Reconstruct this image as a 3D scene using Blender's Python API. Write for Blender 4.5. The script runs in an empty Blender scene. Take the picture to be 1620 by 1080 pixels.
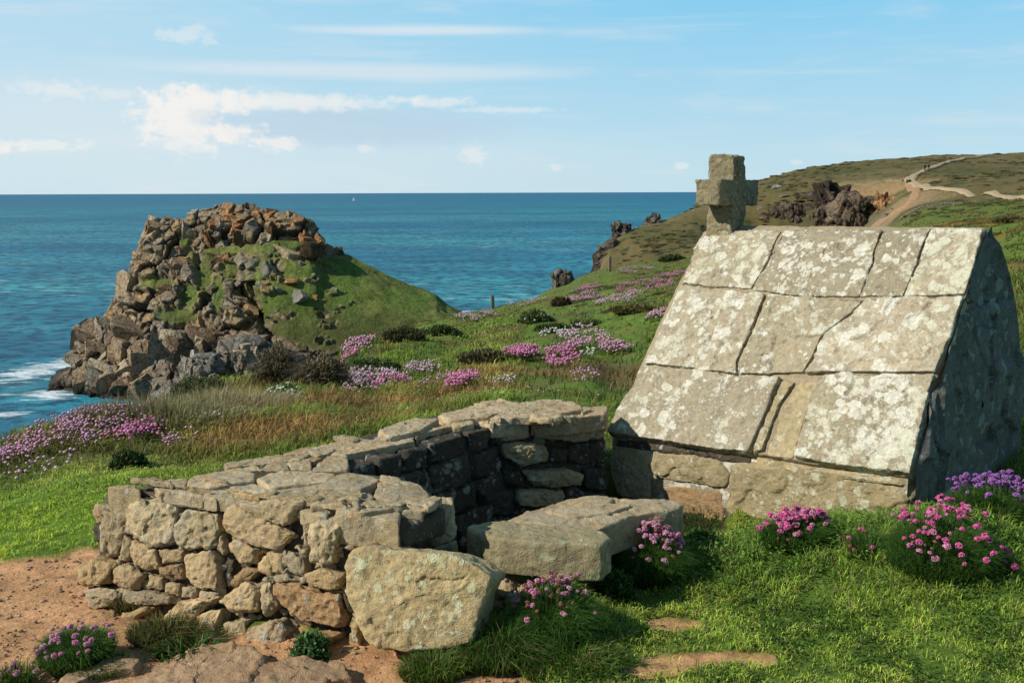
import bpy, math, random
import numpy as np
from math import radians, sin, cos, pi
from mathutils import Vector, Matrix
random.seed(7); rng = np.random.default_rng(7)
SC = bpy.context.scene
COL = SC.collection

# ------------------------------------------------------------------ camera
H = 1.7; FPX = 1575.0
cam_d = bpy.data.cameras.new('camera'); cam = bpy.data.objects.new('camera', cam_d); COL.objects.link(cam)
cam_d.sensor_width = 36; cam_d.lens = 36*FPX/1620; cam_d.clip_start = .05; cam_d.clip_end = 600000
pitch = math.atan((540-304.7)/FPX); roll = radians(-0.2)
Mc = Matrix.Rotation(pi/2-pitch, 4, 'X') @ Matrix.Rotation(roll, 4, 'Z')
Mc.translation = Vector((0, 0, H)); cam.matrix_world = Mc
SC.camera = cam
CR = np.array(Mc.to_3x3()); ORG = np.array([0, 0, H])
def ray(px, py):
    d = CR @ np.array([(px-810)/FPX, -(py-540)/FPX, -1.0]); return d
def on_z(px, py, z):
    d = ray(px, py); return ORG+d*((z-H)/d[2])
def on_y(px, py, Y):
    d = ray(px, py); return ORG+d*(Y/d[1])
def on_plane(px, py, p0, n):
    d = ray(px, py); n = np.asarray(n); return ORG+d*(np.dot(np.asarray(p0)-ORG, n)/np.dot(d, n))
def proj(P):
    q = (np.asarray(P)-ORG) @ CR
    return 810+FPX*q[..., 0]/-q[..., 2], 540-FPX*q[..., 1]/-q[..., 2]

# ------------------------------------------------------------------ noise (numpy)
def hsh(ix, iy, iz, k=0):
    with np.errstate(over='ignore'):
        h = (ix.astype(np.int64)*374761393+iy.astype(np.int64)*668265263+iz.astype(np.int64)*2147483647*3+k*1274126177) & 0xffffffff
        h = ((h ^ (h >> 13))*1274126177) & 0xffffffff
        h = ((h ^ (h >> 16))*2246822519) & 0xffffffff
        h = h ^ (h >> 15)
    return (h & 0xffffff)/float(0xffffff)
def vnoise(P, k=0):
    P = np.asarray(P, float); I = np.floor(P).astype(np.int64); f = P-I; f = f*f*f*(f*(f*6-15)+10)
    r = 0
    for a in (0, 1):
        wx = f[:, 0] if a else 1-f[:, 0]
        for b in (0, 1):
            wy = f[:, 1] if b else 1-f[:, 1]
            for c in (0, 1):
                wz = f[:, 2] if c else 1-f[:, 2]
                r = r+wx*wy*wz*hsh(I[:, 0]+a, I[:, 1]+b, I[:, 2]+c, k)
    return r*2-1
def fbm(P, sc, octv=4, k=0, gain=.5):
    P = np.asarray(P, float)*sc; s = 0; a = 1; t = 0
    for o in range(octv):
        s = s+a*vnoise(P+17.3*o, k+o); t += a; a *= gain; P = P*2.03
    return s/t
def cell(P, sc, k=0, tilt=1.0):
    """blocky cellular noise: each cell is a tilted facet"""
    Q = np.asarray(P, float)*sc; I = np.floor(Q).astype(np.int64)
    best = np.full(len(Q), 1e9); sec = np.full(len(Q), 1e9); val = np.zeros(len(Q))
    for a in (-1, 0, 1):
        for b in (-1, 0, 1):
            for c in (-1, 0, 1):
                X, Y, Z = I[:, 0]+a, I[:, 1]+b, I[:, 2]+c
                sx, sy, sz = X+hsh(X, Y, Z, k), Y+hsh(X, Y, Z, k+1), Z+hsh(X, Y, Z, k+2)
                dx, dy, dz = Q[:, 0]-sx, Q[:, 1]-sy, Q[:, 2]-sz
                d = dx*dx+dy*dy+dz*dz
                v = (hsh(X, Y, Z, k+3)-.5)*1.2+tilt*((hsh(X, Y, Z, k+4)-.5)*dx+(hsh(X, Y, Z, k+5)-.5)*dy+(hsh(X, Y, Z, k+6)-.5)*dz)*1.6
                m = d < best
                sec = np.where(m, best, np.minimum(sec, d)); val = np.where(m, v, val); best = np.where(m, d, best)
    edge = np.sqrt(sec)-np.sqrt(best)
    return val, edge
def sstep(a, b, x):
    t = np.clip((x-a)/(b-a), 0, 1); return t*t*(3-2*t)

# ------------------------------------------------------------------ mesh helpers
def mk_mesh(name, V, F, mat=None, smooth=True, colors=None, mats=None, mi=None):
    """F: (n,3) or (n,4) int array, or a list of such arrays"""
    V = np.asarray(V, np.float32)
    Fs = F if isinstance(F, list) else [F]
    me = bpy.data.meshes.new(name)
    loops = np.concatenate([np.asarray(f, np.int32).ravel() for f in Fs])
    tot = np.concatenate([np.full(len(f), f.shape[1], np.int32) for f in Fs])
    st = np.concatenate([[0], np.cumsum(tot)[:-1]]).astype(np.int32)
    me.vertices.add(len(V)); me.vertices.foreach_set('co', V.ravel())
    me.loops.add(len(loops)); me.loops.foreach_set('vertex_index', loops)
    me.polygons.add(len(tot)); me.polygons.foreach_set('loop_start', st); me.polygons.foreach_set('loop_total', tot)
    if smooth: me.polygons.foreach_set('use_smooth', np.ones(len(tot), bool))
    for m in (mats or ([mat] if mat else [])): me.materials.append(m)
    if mi is not None: me.polygons.foreach_set('material_index', np.asarray(mi, np.int32))
    me.update(calc_edges=True)
    if colors is not None:
        at = me.color_attributes.new('Col', 'FLOAT_COLOR', 'POINT')
        c = np.ones((len(V), 4), np.float32); c[:, :3] = colors; at.data.foreach_set('color', c.ravel())
    return me
def link(name, me, parent=None, loc=None):
    o = bpy.data.objects.new(name, me); COL.objects.link(o)
    if parent: o.parent = parent
    if loc is not None: o.location = [float(q) for q in loc]
    return o
def tag(o, label=None, cat=None, group=None, kind=None):
    if label: o['label'] = label
    if cat: o['category'] = cat
    if group: o['group'] = group
    if kind: o['kind'] = kind
    return o
def empty(name, loc, label, cat, group=None):
    o = bpy.data.objects.new(name, None); COL.objects.link(o); o.location = [float(q) for q in loc]
    o.empty_display_size = .1
    return tag(o, label, cat, group)
def vnormals(V, F):
    V = np.asarray(V); N = np.zeros_like(V)
    for f in (F if isinstance(F, list) else [F]):
        a = V[f[:, 0]]; b = V[f[:, 1]]; c = V[f[:, 2]]
        n = np.cross(b-a, c-a)
        if f.shape[1] == 4:
            d = V[f[:, 3]]; n = n+np.cross(c-a, d-a)
        for i in range(f.shape[1]):
            for j in range(3): N[:, j] += np.bincount(f[:, i], weights=n[:, j], minlength=len(V))
    L = np.linalg.norm(N, axis=1, keepdims=True); return N/np.maximum(L, 1e-12)
def grid_faces(nr, nc, wrap=False):
    r = np.arange(nr-1)[:, None]; cN = nc if wrap else nc-1; c = np.arange(cN)[None, :]; c1 = (c+1) % nc
    a = r*nc+c; b = r*nc+c1; d = (r+1)*nc+c; e = (r+1)*nc+c1
    return np.stack([a, b, e, d], -1).reshape(-1, 4)

# ------------------------------------------------------------------ stone generator
def resample(poly, n, smooth=3):
    poly = np.asarray(poly, float); Q = np.vstack([poly, poly[:1]])
    L = np.r_[0, np.cumsum(np.linalg.norm(np.diff(Q, axis=0), axis=1))]
    s = np.linspace(0, L[-1], n, endpoint=False)
    R = np.stack([np.interp(s, L, Q[:, i]) for i in range(2)], 1)
    for _ in range(smooth): R = .25*np.roll(R, 1, 0)+.5*R+.25*np.roll(R, -1, 0)
    return R
def stone(poly2, depth, seg=None, rnd=.012, bulge=.008, amp=1.0, seed=0, res=.006, smooth=1, facet=1.0, fine=1.0, knock=1.0):
    """closed irregular block from a flat outline: front at z=0 facing +z, back at -depth"""
    res = res*1.3 if res < .1 else res
    poly2 = np.asarray(poly2, float)
    area = .5*np.sum(poly2[:, 0]*np.roll(poly2[:, 1], -1)-np.roll(poly2[:, 0], -1)*poly2[:, 1])
    if area < 0: poly2 = poly2[::-1]
    per = np.sum(np.linalg.norm(np.diff(np.vstack([poly2, poly2[:1]]), axis=0), axis=1))
    if seg is None: seg = int(np.clip(per/res, 40, 340))
    B = resample(poly2, seg, smooth); c = B.mean(0); R = np.linalg.norm(B-c, axis=1).mean()
    so = np.array([seed*3.71 % 97, seed*1.93 % 89, seed*7.77 % 83])
    S = max(R, .03)
    bn = vnoise(np.c_[B*3/S, np.full(seg, seed*.37)]+so)
    B = c+(B-c)*(1+.03*amp*bn[:, None])
    rnd = min(rnd*.7, depth*.45, R*.4); kr = rnd/R
    prof = []
    n1 = int(np.clip(R/res, 6, 70))
    for i in range(n1): prof.append(((1-kr)*i/n1, 0))
    for i in range(5):
        a = pi/2*i/4; prof.append((1-kr+kr*sin(a), -rnd*(1-cos(a))))
    n3 = int(np.clip((depth-2*rnd)/res, 2, 50))
    for i in range(1, n3+1): prof.append((1, -rnd-(depth-2*rnd)*i/n3))
    for i in range(1, 4):
        a = pi/2*i/3; prof.append((1-kr+kr*cos(a), -depth+rnd*(1-sin(a))))
    for q in (.6, .25, .02): prof.append(((1-kr)*q, -depth))
    prof = np.array(prof); prof[0, 0] = .004
    rho = prof[:, 0][:, None, None]; h = prof[:, 1]
    XY = c+(B-c)[None]*rho
    Z = np.repeat((h+bulge*(1-np.minimum(prof[:, 0], 1)**2)*(h > -depth*.5))[:, None], seg, 1)
    V = np.concatenate([XY, Z[..., None]], 2).reshape(-1, 3)
    F = grid_faces(len(prof), seg, True)[:, ::-1]
    F = F[:, [0, 3, 2, 1]]
    N = vnormals(V, F)
    if np.mean(N[:seg*3, 2]) < 0: F = F[:, ::-1]; N = -N
    # corners and arrises knocked off by flat breaks
    cr = np.random.default_rng(int(seed)+5); ctr = np.array([c[0], c[1], -depth/2]); W = V-ctr
    for _ in range(7):
        a = cr.uniform(0, 2*pi); e = cr.uniform(.45, 1.1); nn_ = np.array([cos(a)*cos(e), sin(a)*cos(e), sin(e)]); q = W@nn_; dd = q.max()*(1-cr.uniform(.02, .11)*min(1, amp+.2)*knock)
        W = W-np.maximum(q-dd, 0)[:, None]*nn_
    V = W+ctr
    P = V+so
    s1 = min(S, .3)
    d = fbm(P, 1.3/s1, 3, seed)*.055*s1
    cv, ce = cell(P+.25*s1*np.stack([vnoise(P*3/s1, 5), vnoise(P*3/s1, 6), vnoise(P*3/s1, 7)], 1), 1.6/s1, seed+9)
    d += facet*cv*.055*s1
    cv2, ce2 = cell(P, 5/s1, seed+19)
    d += facet*cv2*.022*s1
    d += fine*fbm(P, 40, 2, seed+3, .6)*.0050
    pit = sstep(.25, .6, fbm(P, 22, 2, seed+6)); d -= fine*pit*.0045
    V = V+N*(d*amp)[:, None]
    return V, F
class Frame:
    def __init__(s, o, n, up=(0, 0, 1)):
        s.o = np.asarray(o, float); s.n = np.asarray(n, float)/np.linalg.norm(n)
        up = np.asarray(up, float); s.ex = np.cross(up, s.n); s.ex /= np.linalg.norm(s.ex); s.ey = np.cross(s.n, s.ex)
    def px(s, pts):
        out = []
        for (x, y) in pts:
            P = on_plane(x, y, s.o, s.n)-s.o; out.append((P@s.ex, P@s.ey))
        return np.array(out)
    def w(s, V): return s.o+V[:, :1]*s.ex+V[:, 1:2]*s.ey+V[:, 2:3]*s.n
seedc = [100]
def nseed(): seedc[0] += 1; return seedc[0]

# faceted boulder (for crags, pebbles)
def ico(sub):
    import bmesh
    bm = bmesh.new(); bmesh.ops.create_icosphere(bm, subdivisions=sub, radius=1)
    V = np.array([v.co[:] for v in bm.verts]); F = np.array([[v.index for v in f.verts] for f in bm.faces]); bm.free()
    return V, F
ICO = {k: ico(k) for k in (1, 2, 3, 4)}
def rock(sub, r, ncut=9, cut=(.45, .8)):
    V, F = ICO[sub]; V = V.copy()*1.15
    for _ in range(ncut):
        n = r.normal(size=3); n /= np.linalg.norm(n); d = r.uniform(*cut)
        q = V@n-d; V -= np.maximum(q, 0)[:, None]*n
    return V, F
def block(sub, r, tilt=(0, 0, 0), jit=.16):
    """joint-bounded block: a sphere cut by three rough pairs of planes and a few oblique breaks"""
    V, F = ICO[sub]; V = V.copy()*1.5
    Rm = np.array((Matrix.Rotation(tilt[0]+r.normal(0, .22), 3, 'X') @ Matrix.Rotation(tilt[1]+r.normal(0, .22), 3, 'Y') @ Matrix.Rotation(tilt[2]+r.normal(0, .45), 3, 'Z')))
    for ax in np.vstack([np.eye(3), -np.eye(3)]):
        n = Rm@ax+r.normal(0, jit, 3); n /= np.linalg.norm(n); q = V@n-r.uniform(.5, .95); V -= np.maximum(q, 0)[:, None]*n
    for _ in range(5):
        n = r.normal(size=3); n /= np.linalg.norm(n); q = V@n-r.uniform(.7, 1.05); V -= np.maximum(q, 0)[:, None]*n
    return V, F
class Acc:
    def __init__(s): s.V = []; s.F = []; s.C = []; s.n = 0
    def add(s, V, F, c=None):
        s.V.append(V); s.F.append(F+s.n); s.n += len(V)
        if c is not None: s.C.append(np.broadcast_to(np.asarray(c, float), (len(V), 3)))
    def mesh(s, name, mat, smooth=True, off=None):
        V = np.concatenate(s.V)
        if off is not None: V = V-np.asarray(off)
        return mk_mesh(name, V, np.concatenate(s.F), mat, smooth, np.concatenate(s.C) if s.C else None)

# ------------------------------------------------------------------ materials
class NT:
    def __init__(s, nt): s.nt = nt; s.L = nt.links
    def n(s, typ, **kw):
        nd = s.nt.nodes.new(typ)
        for k, v in kw.items():
            if k in ('inp',): continue
            setattr(nd, k, v)
        return nd
    def put(s, sock, v):
        if isinstance(v, bpy.types.NodeSocket): s.L.new(v, sock)
        else: sock.default_value = v
    def math(s, op, a, b=0.0, c=None, clamp=False):
        nd = s.n('ShaderNodeMath', operation=op, use_clamp=clamp); s.put(nd.inputs[0], a); s.put(nd.inputs[1], b)
        if c is not None: s.put(nd.inputs[2], c)
        return nd.outputs[0]
    def noise(s, vec, scale, detail=4, rough=.55, dist=0.0, out=0):
        nd = s.n('ShaderNodeTexNoise'); s.put(nd.inputs['Vector'], vec); s.put(nd.inputs['Scale'], scale)
        nd.inputs['Detail'].default_value = detail; nd.inputs['Roughness'].default_value = rough; nd.inputs['Distortion'].default_value = dist
        return nd.outputs[out]
    def voro(s, vec, scale, feature='F1', out='Distance', rand=1.0):
        nd = s.n('ShaderNodeTexVoronoi', feature=feature); s.put(nd.inputs['Vector'], vec); nd.inputs['Scale'].default_value = scale
        nd.inputs['Randomness'].default_value = rand
        return nd.outputs[out]
    def mapr(s, v, a, b, c=0.0, d=1.0, smooth=True):
        nd = s.n('ShaderNodeMapRange', interpolation_type='SMOOTHSTEP' if smooth else 'LINEAR')
        s.put(nd.inputs[0], v); s.put(nd.inputs[1], a); s.put(nd.inputs[2], b); s.put(nd.inputs[3], c); s.put(nd.inputs[4], d)
        return nd.outputs[0]
    def mix(s, f, a, b, typ='MIX'):
        nd = s.n('ShaderNodeMix', data_type='RGBA', blend_type=typ); s.put(nd.inputs[0], f)
        A = nd.inputs[6]; B = nd.inputs[7]
        s.put(A, a if isinstance(a, bpy.types.NodeSocket) else (*a, 1)); s.put(B, b if isinstance(b, bpy.types.NodeSocket) else (*b, 1))
        return nd.outputs[2]
    def vmath(s, op, a, b=(0, 0, 0)):
        nd = s.n('ShaderNodeVectorMath', operation=op); s.put(nd.inputs[0], a); s.put(nd.inputs[1], b)
        return nd.outputs[0]
    def scalev(s, v, xyz): return s.vmath('MULTIPLY', v, xyz)
    def bump(s, h, st, dist, nrm=None):
        nd = s.n('ShaderNodeBump'); nd.inputs['Strength'].default_value = st; nd.inputs['Distance'].default_value = dist
        s.put(nd.inputs['Height'], h)
        if nrm is not None: s.put(nd.inputs['Normal'], nrm)
        return nd.outputs[0]
def material(name):
    m = bpy.data.materials.new(name); m.use_nodes = True; nt = m.node_tree
    b = nt.nodes['Principled BSDF']; b.inputs['Roughness'].default_value = .85; b.inputs['Specular IOR Level'].default_value = .2
    return m, NT(nt), b

def stone_mat(name, ca, cb, lichen=.5, yellow=.3, dark=.4, lcol=(.50, .48, .40), orange=0.0, bumps=1.0, lscale=1.0, darken=1.0):
    m, t, b = material(name)
    tc = t.n('ShaderNodeTexCoord').outputs['Object']; oi = t.n('ShaderNodeObjectInfo')
    off = t.vmath('ADD', tc, t.vmath('SCALE', (3.1, 5.7, 9.3), (0, 0, 0)))
    v = tc
    n1 = t.noise(v, 5, 5, .6); n2 = t.noise(v, 38, 5, .65); n3 = t.noise(v, 160, 3, .6)
    c = t.mix(t.mapr(n1, .35, .65), ca, cb)
    c = t.mix(t.mapr(oi.outputs['Random'], 0, 1, 0, .55), c, tuple(q*.72+.03 for q in cb))
    rb = t.math('FRACT', t.math('MULTIPLY', oi.outputs['Random'], 7.31)); cb_ = t.n('ShaderNodeCombineColor'); [t.put(cb_.inputs[i], t.mapr(rb, 0, 1, lo_, hi_, False)) for i, (lo_, hi_) in enumerate([(.86, 1.22), (.84, 1.18), (.76, 1.15)])]
    c = t.mix(1.0, c, cb_.outputs[0], 'MULTIPLY')
    if orange: c = t.mix(t.mapr(t.noise(v, 7, 4, .6, .5), .52, .66, 0, orange), c, (.42, .21, .07))
    c = t.mix(t.mapr(n2, .3, .62, .62, 0), c, tuple(q*.42 for q in ca))
    # lichen rosettes : distorted voronoi discs, several sizes
    dv = t.vmath('ADD', v, t.scalev(t.noise(v, 10, 5, .7, 0, 1), (.10, .10, .10)))
    r1 = t.voro(dv, 13*lscale, 'F1'); r2 = t.voro(dv, 31*lscale, 'F1'); r3 = t.voro(v, 75*lscale, 'F1')
    pat = t.noise(v, 2.6, 4, .6); pat2 = t.noise(v, 6.1, 4, .6)
    lv = t.mapr(t.math('FRACT', t.math('MULTIPLY', oi.outputs['Random'], 13.7)), 0, 1, -.10, .06, False)
    th1 = t.math('ADD', t.mapr(pat, .38, .66, .10, .60*lichen+.22, False), lv)
    l1 = t.mapr(t.math('SUBTRACT', th1, r1), -.02, .05)
    th2 = t.mapr(pat2, .36, .66, .05, .55*lichen+.2, False)
    th2 = t.math('ADD', th2, lv); l2 = t.mapr(t.math('SUBTRACT', th2, r2), -.02, .07)
    l3 = t.mapr(t.math('SUBTRACT', t.mapr(n1, .35, .7, .05, .5*lichen+.1, False), r3), -.02, .1)
    lc = t.mix(t.mapr(t.noise(v, 60, 4, .7), .35, .65), tuple(q*.72 for q in lcol), lcol)
    lc2 = t.mix(t.mapr(t.noise(v, 1.9, 3, .5), .45, .6, 0, yellow), lc, (.44, .45, .22))
    c = t.mix(t.math('MULTIPLY', l3, .55), c, lc2); c = t.mix(t.math('MULTIPLY', l2, .75), c, lc2); c = t.mix(t.math('MULTIPLY', l1, .85), c, lc2)
    l4 = t.mapr(t.math('ADD', t.noise(v, 13*lscale, 7, .72), t.math('MULTIPLY', lv, .35)), t.math('SUBTRACT', .72-.14*lichen, t.math('MULTIPLY', pat, .2)), .60)
    c = t.mix(t.math('MULTIPLY', l4, .8*min(1, lichen*1.3)), c, lc2)
    dk = t.math('MULTIPLY', t.mapr(t.noise(v, 19, 6, .75), .54, .66), dark)
    c = t.mix(dk, c, (.045, .042, .036))
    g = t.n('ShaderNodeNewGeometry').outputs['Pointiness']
    c = t.mix(t.mapr(g, .42, .5, .55, 0), c, (.03, .026, .02))  # creases darkened, shade put into the stone colour
    if darken != 1: c = t.mix(1.0, c, (darken,)*3, 'MULTIPLY')
    t.put(b.inputs['Base Color'], c)
    h = t.math('ADD', t.math('MULTIPLY', n2, .6), t.math('MULTIPLY', n3, .3)); h = t.math('ADD', h, t.math('MULTIPLY', l1, .12)); h = t.math('ADD', h, t.math('MULTIPLY', l2, .1))
    t.put(b.inputs['Normal'], t.bump(h, min(1, .9*bumps), .02))
    b.inputs['Roughness'].default_value = .95
    return m
M = {}
M['wall'] = stone_mat('wall_stone', (.60, .43, .22), (.46, .33, .17), .10, .15, .5, orange=.45)
M['wall_grey'] = stone_mat('weathered_stone', (.57, .46, .28), (.43, .34, .20), .28, .2, .55, orange=.15)
M['cap'] = stone_mat('cap_stone', (.55, .43, .26), (.40, .31, .18), .2, .15, .6, orange=.35)
M['boulder'] = stone_mat('boulder_stone', (.56, .44, .24), (.40, .30, .16), .55, .5, .55, (.66, .64, .42), orange=.35)
M['roof'] = stone_mat('roof_stone', (.50, .435, .31), (.39, .335, .235), .70, .30, .42, (.78, .74, .61), lscale=.7, orange=.12)
M['roof_base'] = stone_mat('house_base_stone', (.54, .44, .26), (.43, .345, .20), .38, .2, .35, (.62, .57, .43), orange=.15)
M['orange'] = stone_mat('orange_stone', (.42, .26, .12), (.35, .225, .115), .04, .1, .2, orange=.3)
M['mortar'] = stone_mat('lime_mortar', (.46, .37, .24), (.38, .30, .19), .1, .1, .1, bumps=1.4)
M['core'] = stone_mat('rubble_core', (.11, .082, .05), (.075, .056, .035), .05, .1, .5, bumps=1.4)
M['shade'] = stone_mat('shaded_stone', (.095, .082, .062), (.06, .053, .042), .36, .1, .8, (.36, .35, .30), lscale=.7)  # dark tone stands in for shade on faces turned from the sun
M['gable'] = stone_mat('gable_stone', (.24, .235, .20), (.12, .12, .105), .5, .1, .85, (.36, .37, .33), lscale=.6)  # darker than the roof stone, deepening this side's shade by colour
M['slab'] = stone_mat('step_stone', (.48, .40, .23), (.37, .305, .175), .3, .6, .35, (.42, .41, .28))
M['granite'] = stone_mat('cross_granite', (.46, .38, .23), (.29, .24, .145), .42, .5, .75, bumps=1.6, lscale=1.6)

def col_mat(name, rough=.8, transl=0.0, noise=None, spec=.2, bumps=None, crack=False):
    m, t, b = material(name)
    at = t.n('ShaderNodeAttribute', attribute_name='Col').outputs['Color']
    c = at
    if noise:
        v = t.n('ShaderNodeTexCoord').outputs['Object']
        for (sc, lo, hi) in noise:
            f = t.mapr(t.noise(v, sc, 5, .65), .25, .75, lo, hi, False)
            cm = t.n('ShaderNodeCombineColor'); [t.put(cm.inputs[i], f) for i in range(3)]
            c = t.mix(1.0, c, cm.outputs[0], 'MULTIPLY')
        if crack:
            dv = t.vmath('ADD', v, t.scalev(t.noise(v, .5, 4, .6, 0, 1), (2.2, 2.2, 2.2)))
            e1 = t.mapr(t.voro(t.scalev(dv, (1, 1, .7)), .42, 'DISTANCE_TO_EDGE'), .0, .07, .35, 1); e2 = t.mapr(t.voro(t.scalev(dv, (1, 1, 2.0)), .9, 'DISTANCE_TO_EDGE'), .0, .06, .6, 1)
            f = t.math('MULTIPLY', e1, e2); cm = t.n('ShaderNodeCombineColor'); [t.put(cm.inputs[i], f) for i in range(3)]; c = t.mix(1.0, c, cm.outputs[0], 'MULTIPLY')
        if bumps:
            t.put(b.inputs['Normal'], t.bump(t.noise(v, bumps[0], 6, .7), bumps[1], bumps[2]))
    t.put(b.inputs['Base Color'], c); b.inputs['Roughness'].default_value = rough; b.inputs['Specular IOR Level'].default_value = spec
    if transl:
        tr = t.n('ShaderNodeBsdfTranslucent'); t.put(tr.inputs[0], c); mx = t.n('ShaderNodeMixShader'); mx.inputs[0].default_value = transl
        out = m.node_tree.nodes['Material Output']
        t.L.new(b.outputs[0], mx.inputs[1]); t.L.new(tr.outputs[0], mx.inputs[2]); t.L.new(mx.outputs[0], out.inputs[0])
    return m
M['ground'] = col_mat('ground_cover', .95, 0, [(1.3, .75, 1.25), (14, .6, 1.4), (70, .65, 1.35)], .1, (60, .8, .02))
M['blade'] = col_mat('grass_blade', .6, .35)
M['leaf'] = col_mat('leaf', .65, .25)
M['petal'] = col_mat('petal', .7, .3)
M['crag_cracked'] = col_mat('jointed_crag_rock', .95, 0, [(.12, .75, 1.2), (.6, .6, 1.3), (2.5, .75, 1.2)], .15, (1.1, 1.0, .9), crack=True)
M['wood'] = col_mat('weathered_wood', .85, 0, [(6, .7, 1.2)])
M['cloth'] = col_mat('person_surface', .85)
M['crag'] = col_mat('crag_rock', .95, 0, [(.12, .7, 1.25), (.6, .55, 1.35), (2.5, .7, 1.25)], .15, (1.1, 1.0, .9))
# ------------------------------------------------------------------ terrain
def zz(px, Y, py):
    d = ray(px, py); return H+Y*d[2]/d[1]
P_ = lambda py: ('p', py)
COLS = {
 -900: [(1,0),(4,-.1),(7,-.6),(10,-1.8),(14,-5),(30,-28),(60,-60),(90,-80),(700,-90)],
 -300: [(1,0),(4,-.1),(7,-.5),(10,-1.3),(14,-4),(30,-25),(60,-58),(90,-80),(700,-90)],
 0: [(1,0),(4,-.08),(5.2,-.14),(7,-.38),(9.5,P_(706)),(11,-1.25),(12.2,-2.0),(16,-5),(30,-22),(60,-52),(90,-78),(700,-90)],
 120: [(1,0),(4,-.06),(6,-.12),(9,-.55),(12.5,P_(670)),(14,-2.4),(20,-6),(40,-26),(80,-60),(120,-80),(700,-90)],
 200: [(1,0),(4,-.06),(6.2,-.12),(9,-.55),(13,P_(658)),(15,-2.2),(20,-5.5),(40,-25),(80,-58),(120,-80),(700,-90)],
 300: [(1,0),(4,-.06),(6,-.1),(9,P_(694)),(14,P_(648)),(20,P_(622)),(24,-4.4),(40,-19),(80,-52),(130,-80),(700,-90)],
 400: [(1,0),(4,-.05),(6,-.06),(9,P_(684)),(15,P_(636)),(23,P_(604)),(28,-5.2),(50,-23),(90,-52),(140,-80),(700,-90)],
 540: [(1,0),(4,-.04),(7,-.06),(12,P_(643)),(20,P_(604)),(32,P_(570)),(45,P_(549)),(60,-12),(100,-40),(150,-65),(250,-70),(700,-90)],
 650: [(1,0),(4,-.02),(7.5,-.06),(11,P_(643)),(30,P_(562)),(55,P_(528)),(85,P_(511)),(110,-21),(160,-48),(220,-78),(700,-90)],
 730: [(1,0),(4,0),(8,-.04),(14,P_(610)),(28,P_(561)),(70,P_(512)),(110,P_(496)),(135,-21),(200,-62),(240,-80),(700,-90)],
 780: [(1,0),(4,0),(8,0),(14,P_(606)),(26,P_(560)),(60,P_(512)),(115,P_(488)),(140,-22),(200,-62),(240,-80),(700,-90)],
 860: [(1,0),(4,0),(8,0),(14,P_(600)),(25,P_(558)),(60,P_(505)),(125,P_(464)),(150,-24),(210,-66),(240,-80),(700,-90)],
 918: [(1,0),(4,0),(8,0),(14,P_(596)),(24,P_(558)),(70,P_(490)),(138,P_(438)),(160,-25),(200,-52),(260,-80),(700,-90)],
 945: [(1,0),(4,0),(8,0),(14,P_(595)),(24,P_(557)),(72,P_(486)),(140,P_(433)),(163,-18),(185,P_(425)),(208,P_(386)),(226,P_(386)),(236,-24),(250,-80),(700,-90)],
 970: [(1,0),(4,0),(8,0),(24,P_(556)),(76,P_(476)),(142,P_(427)),(166,-17),(222,P_(379)),(238,P_(379)),(252,-24),(290,-80),(700,-90)],
 1000: [(1,0),(4,0),(8,0),(24,P_(554)),(80,P_(466)),(145,P_(420)),(170,-14),(225,P_(358)),(242,P_(360)),(258,-22),(290,-80),(700,-90)],
 1095: [(1,0),(4,0),(8,0),(22,P_(552)),(80,P_(450)),(150,P_(402)),(178,-11),(250,P_(322)),(268,P_(324)),(290,-14),(330,-80),(700,-90)],
 1200: [(1,0),(4,0),(8,-.02),(22,P_(540)),(80,P_(430)),(140,P_(382)),(180,-12),(222,-12),(232,P_(326)),(270,P_(281)),(288,P_(283)),(310,0),(400,-25),(500,-80),(700,-90)],
 1250: [(1,0),(4,0),(8,-.02),(22,P_(535)),(60,P_(440)),(130,P_(395)),(180,-13),(222,-12),(232,P_(316)),(280,P_(267)),(300,P_(269)),(320,6),(450,-10),(600,-80),(700,-90)],
 1330: [(1,0),(4,0),(8,-.03),(22,P_(528)),(60,P_(430)),(120,P_(392)),(170,-13),(222,-12),(234,P_(295)),(285,P_(257)),(320,11),(500,6),(700,-20)],
 1410: [(1,0),(4,0),(8,-.04),(22,P_(520)),(50,P_(430)),(110,P_(370)),(130,P_(366)),(190,P_(340)),(224,P_(305)),(234,P_(289)),(288,P_(250)),(330,12),(600,10),(700,8)],
 1450: [(1,0),(4,0),(8,-.05),(22,P_(516)),(50,P_(425)),(110,P_(358)),(130,P_(345)),(190,P_(318)),(225,P_(293)),(290,P_(247)),(330,12.5),(600,11),(700,10)],
 1620: [(1,0),(4,0),(8,-.06),(15,P_(532)),(30,P_(446)),(45,P_(405)),(120,P_(332)),(170,P_(307)),(230,P_(273)),(300,P_(241)),(340,14),(700,14)],
 2300: [(1,0),(4,0),(8,-.05),(20,-.2),(50,.2),(120,4),(250,14),(400,22),(700,26)],
 3400: [(1,0),(4,0),(8,0),(20,.2),(50,1.5),(120,8),(250,22),(400,32),(700,36)],
}
NT_, NY_ = 900, 700
tcol = np.array([(k-810)/FPX/.985 for k in COLS]); LY = np.linspace(math.log(.8), math.log(700), NY_)
tab = []
for k, prof in COLS.items():
    ys = np.log([p[0] for p in prof]); zs = np.array([zz(k, p[0], p[1][1]) if isinstance(p[1], tuple) else p[1] for p in prof])
    tab.append(np.interp(LY, ys, zs))
tab = np.array(tab)
TT = np.linspace(tcol[0], tcol[-1], NT_)
T2 = np.stack([np.interp(TT, tcol, tab[:, j]) for j in range(NY_)], 1)     # (NT,NY)
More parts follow.
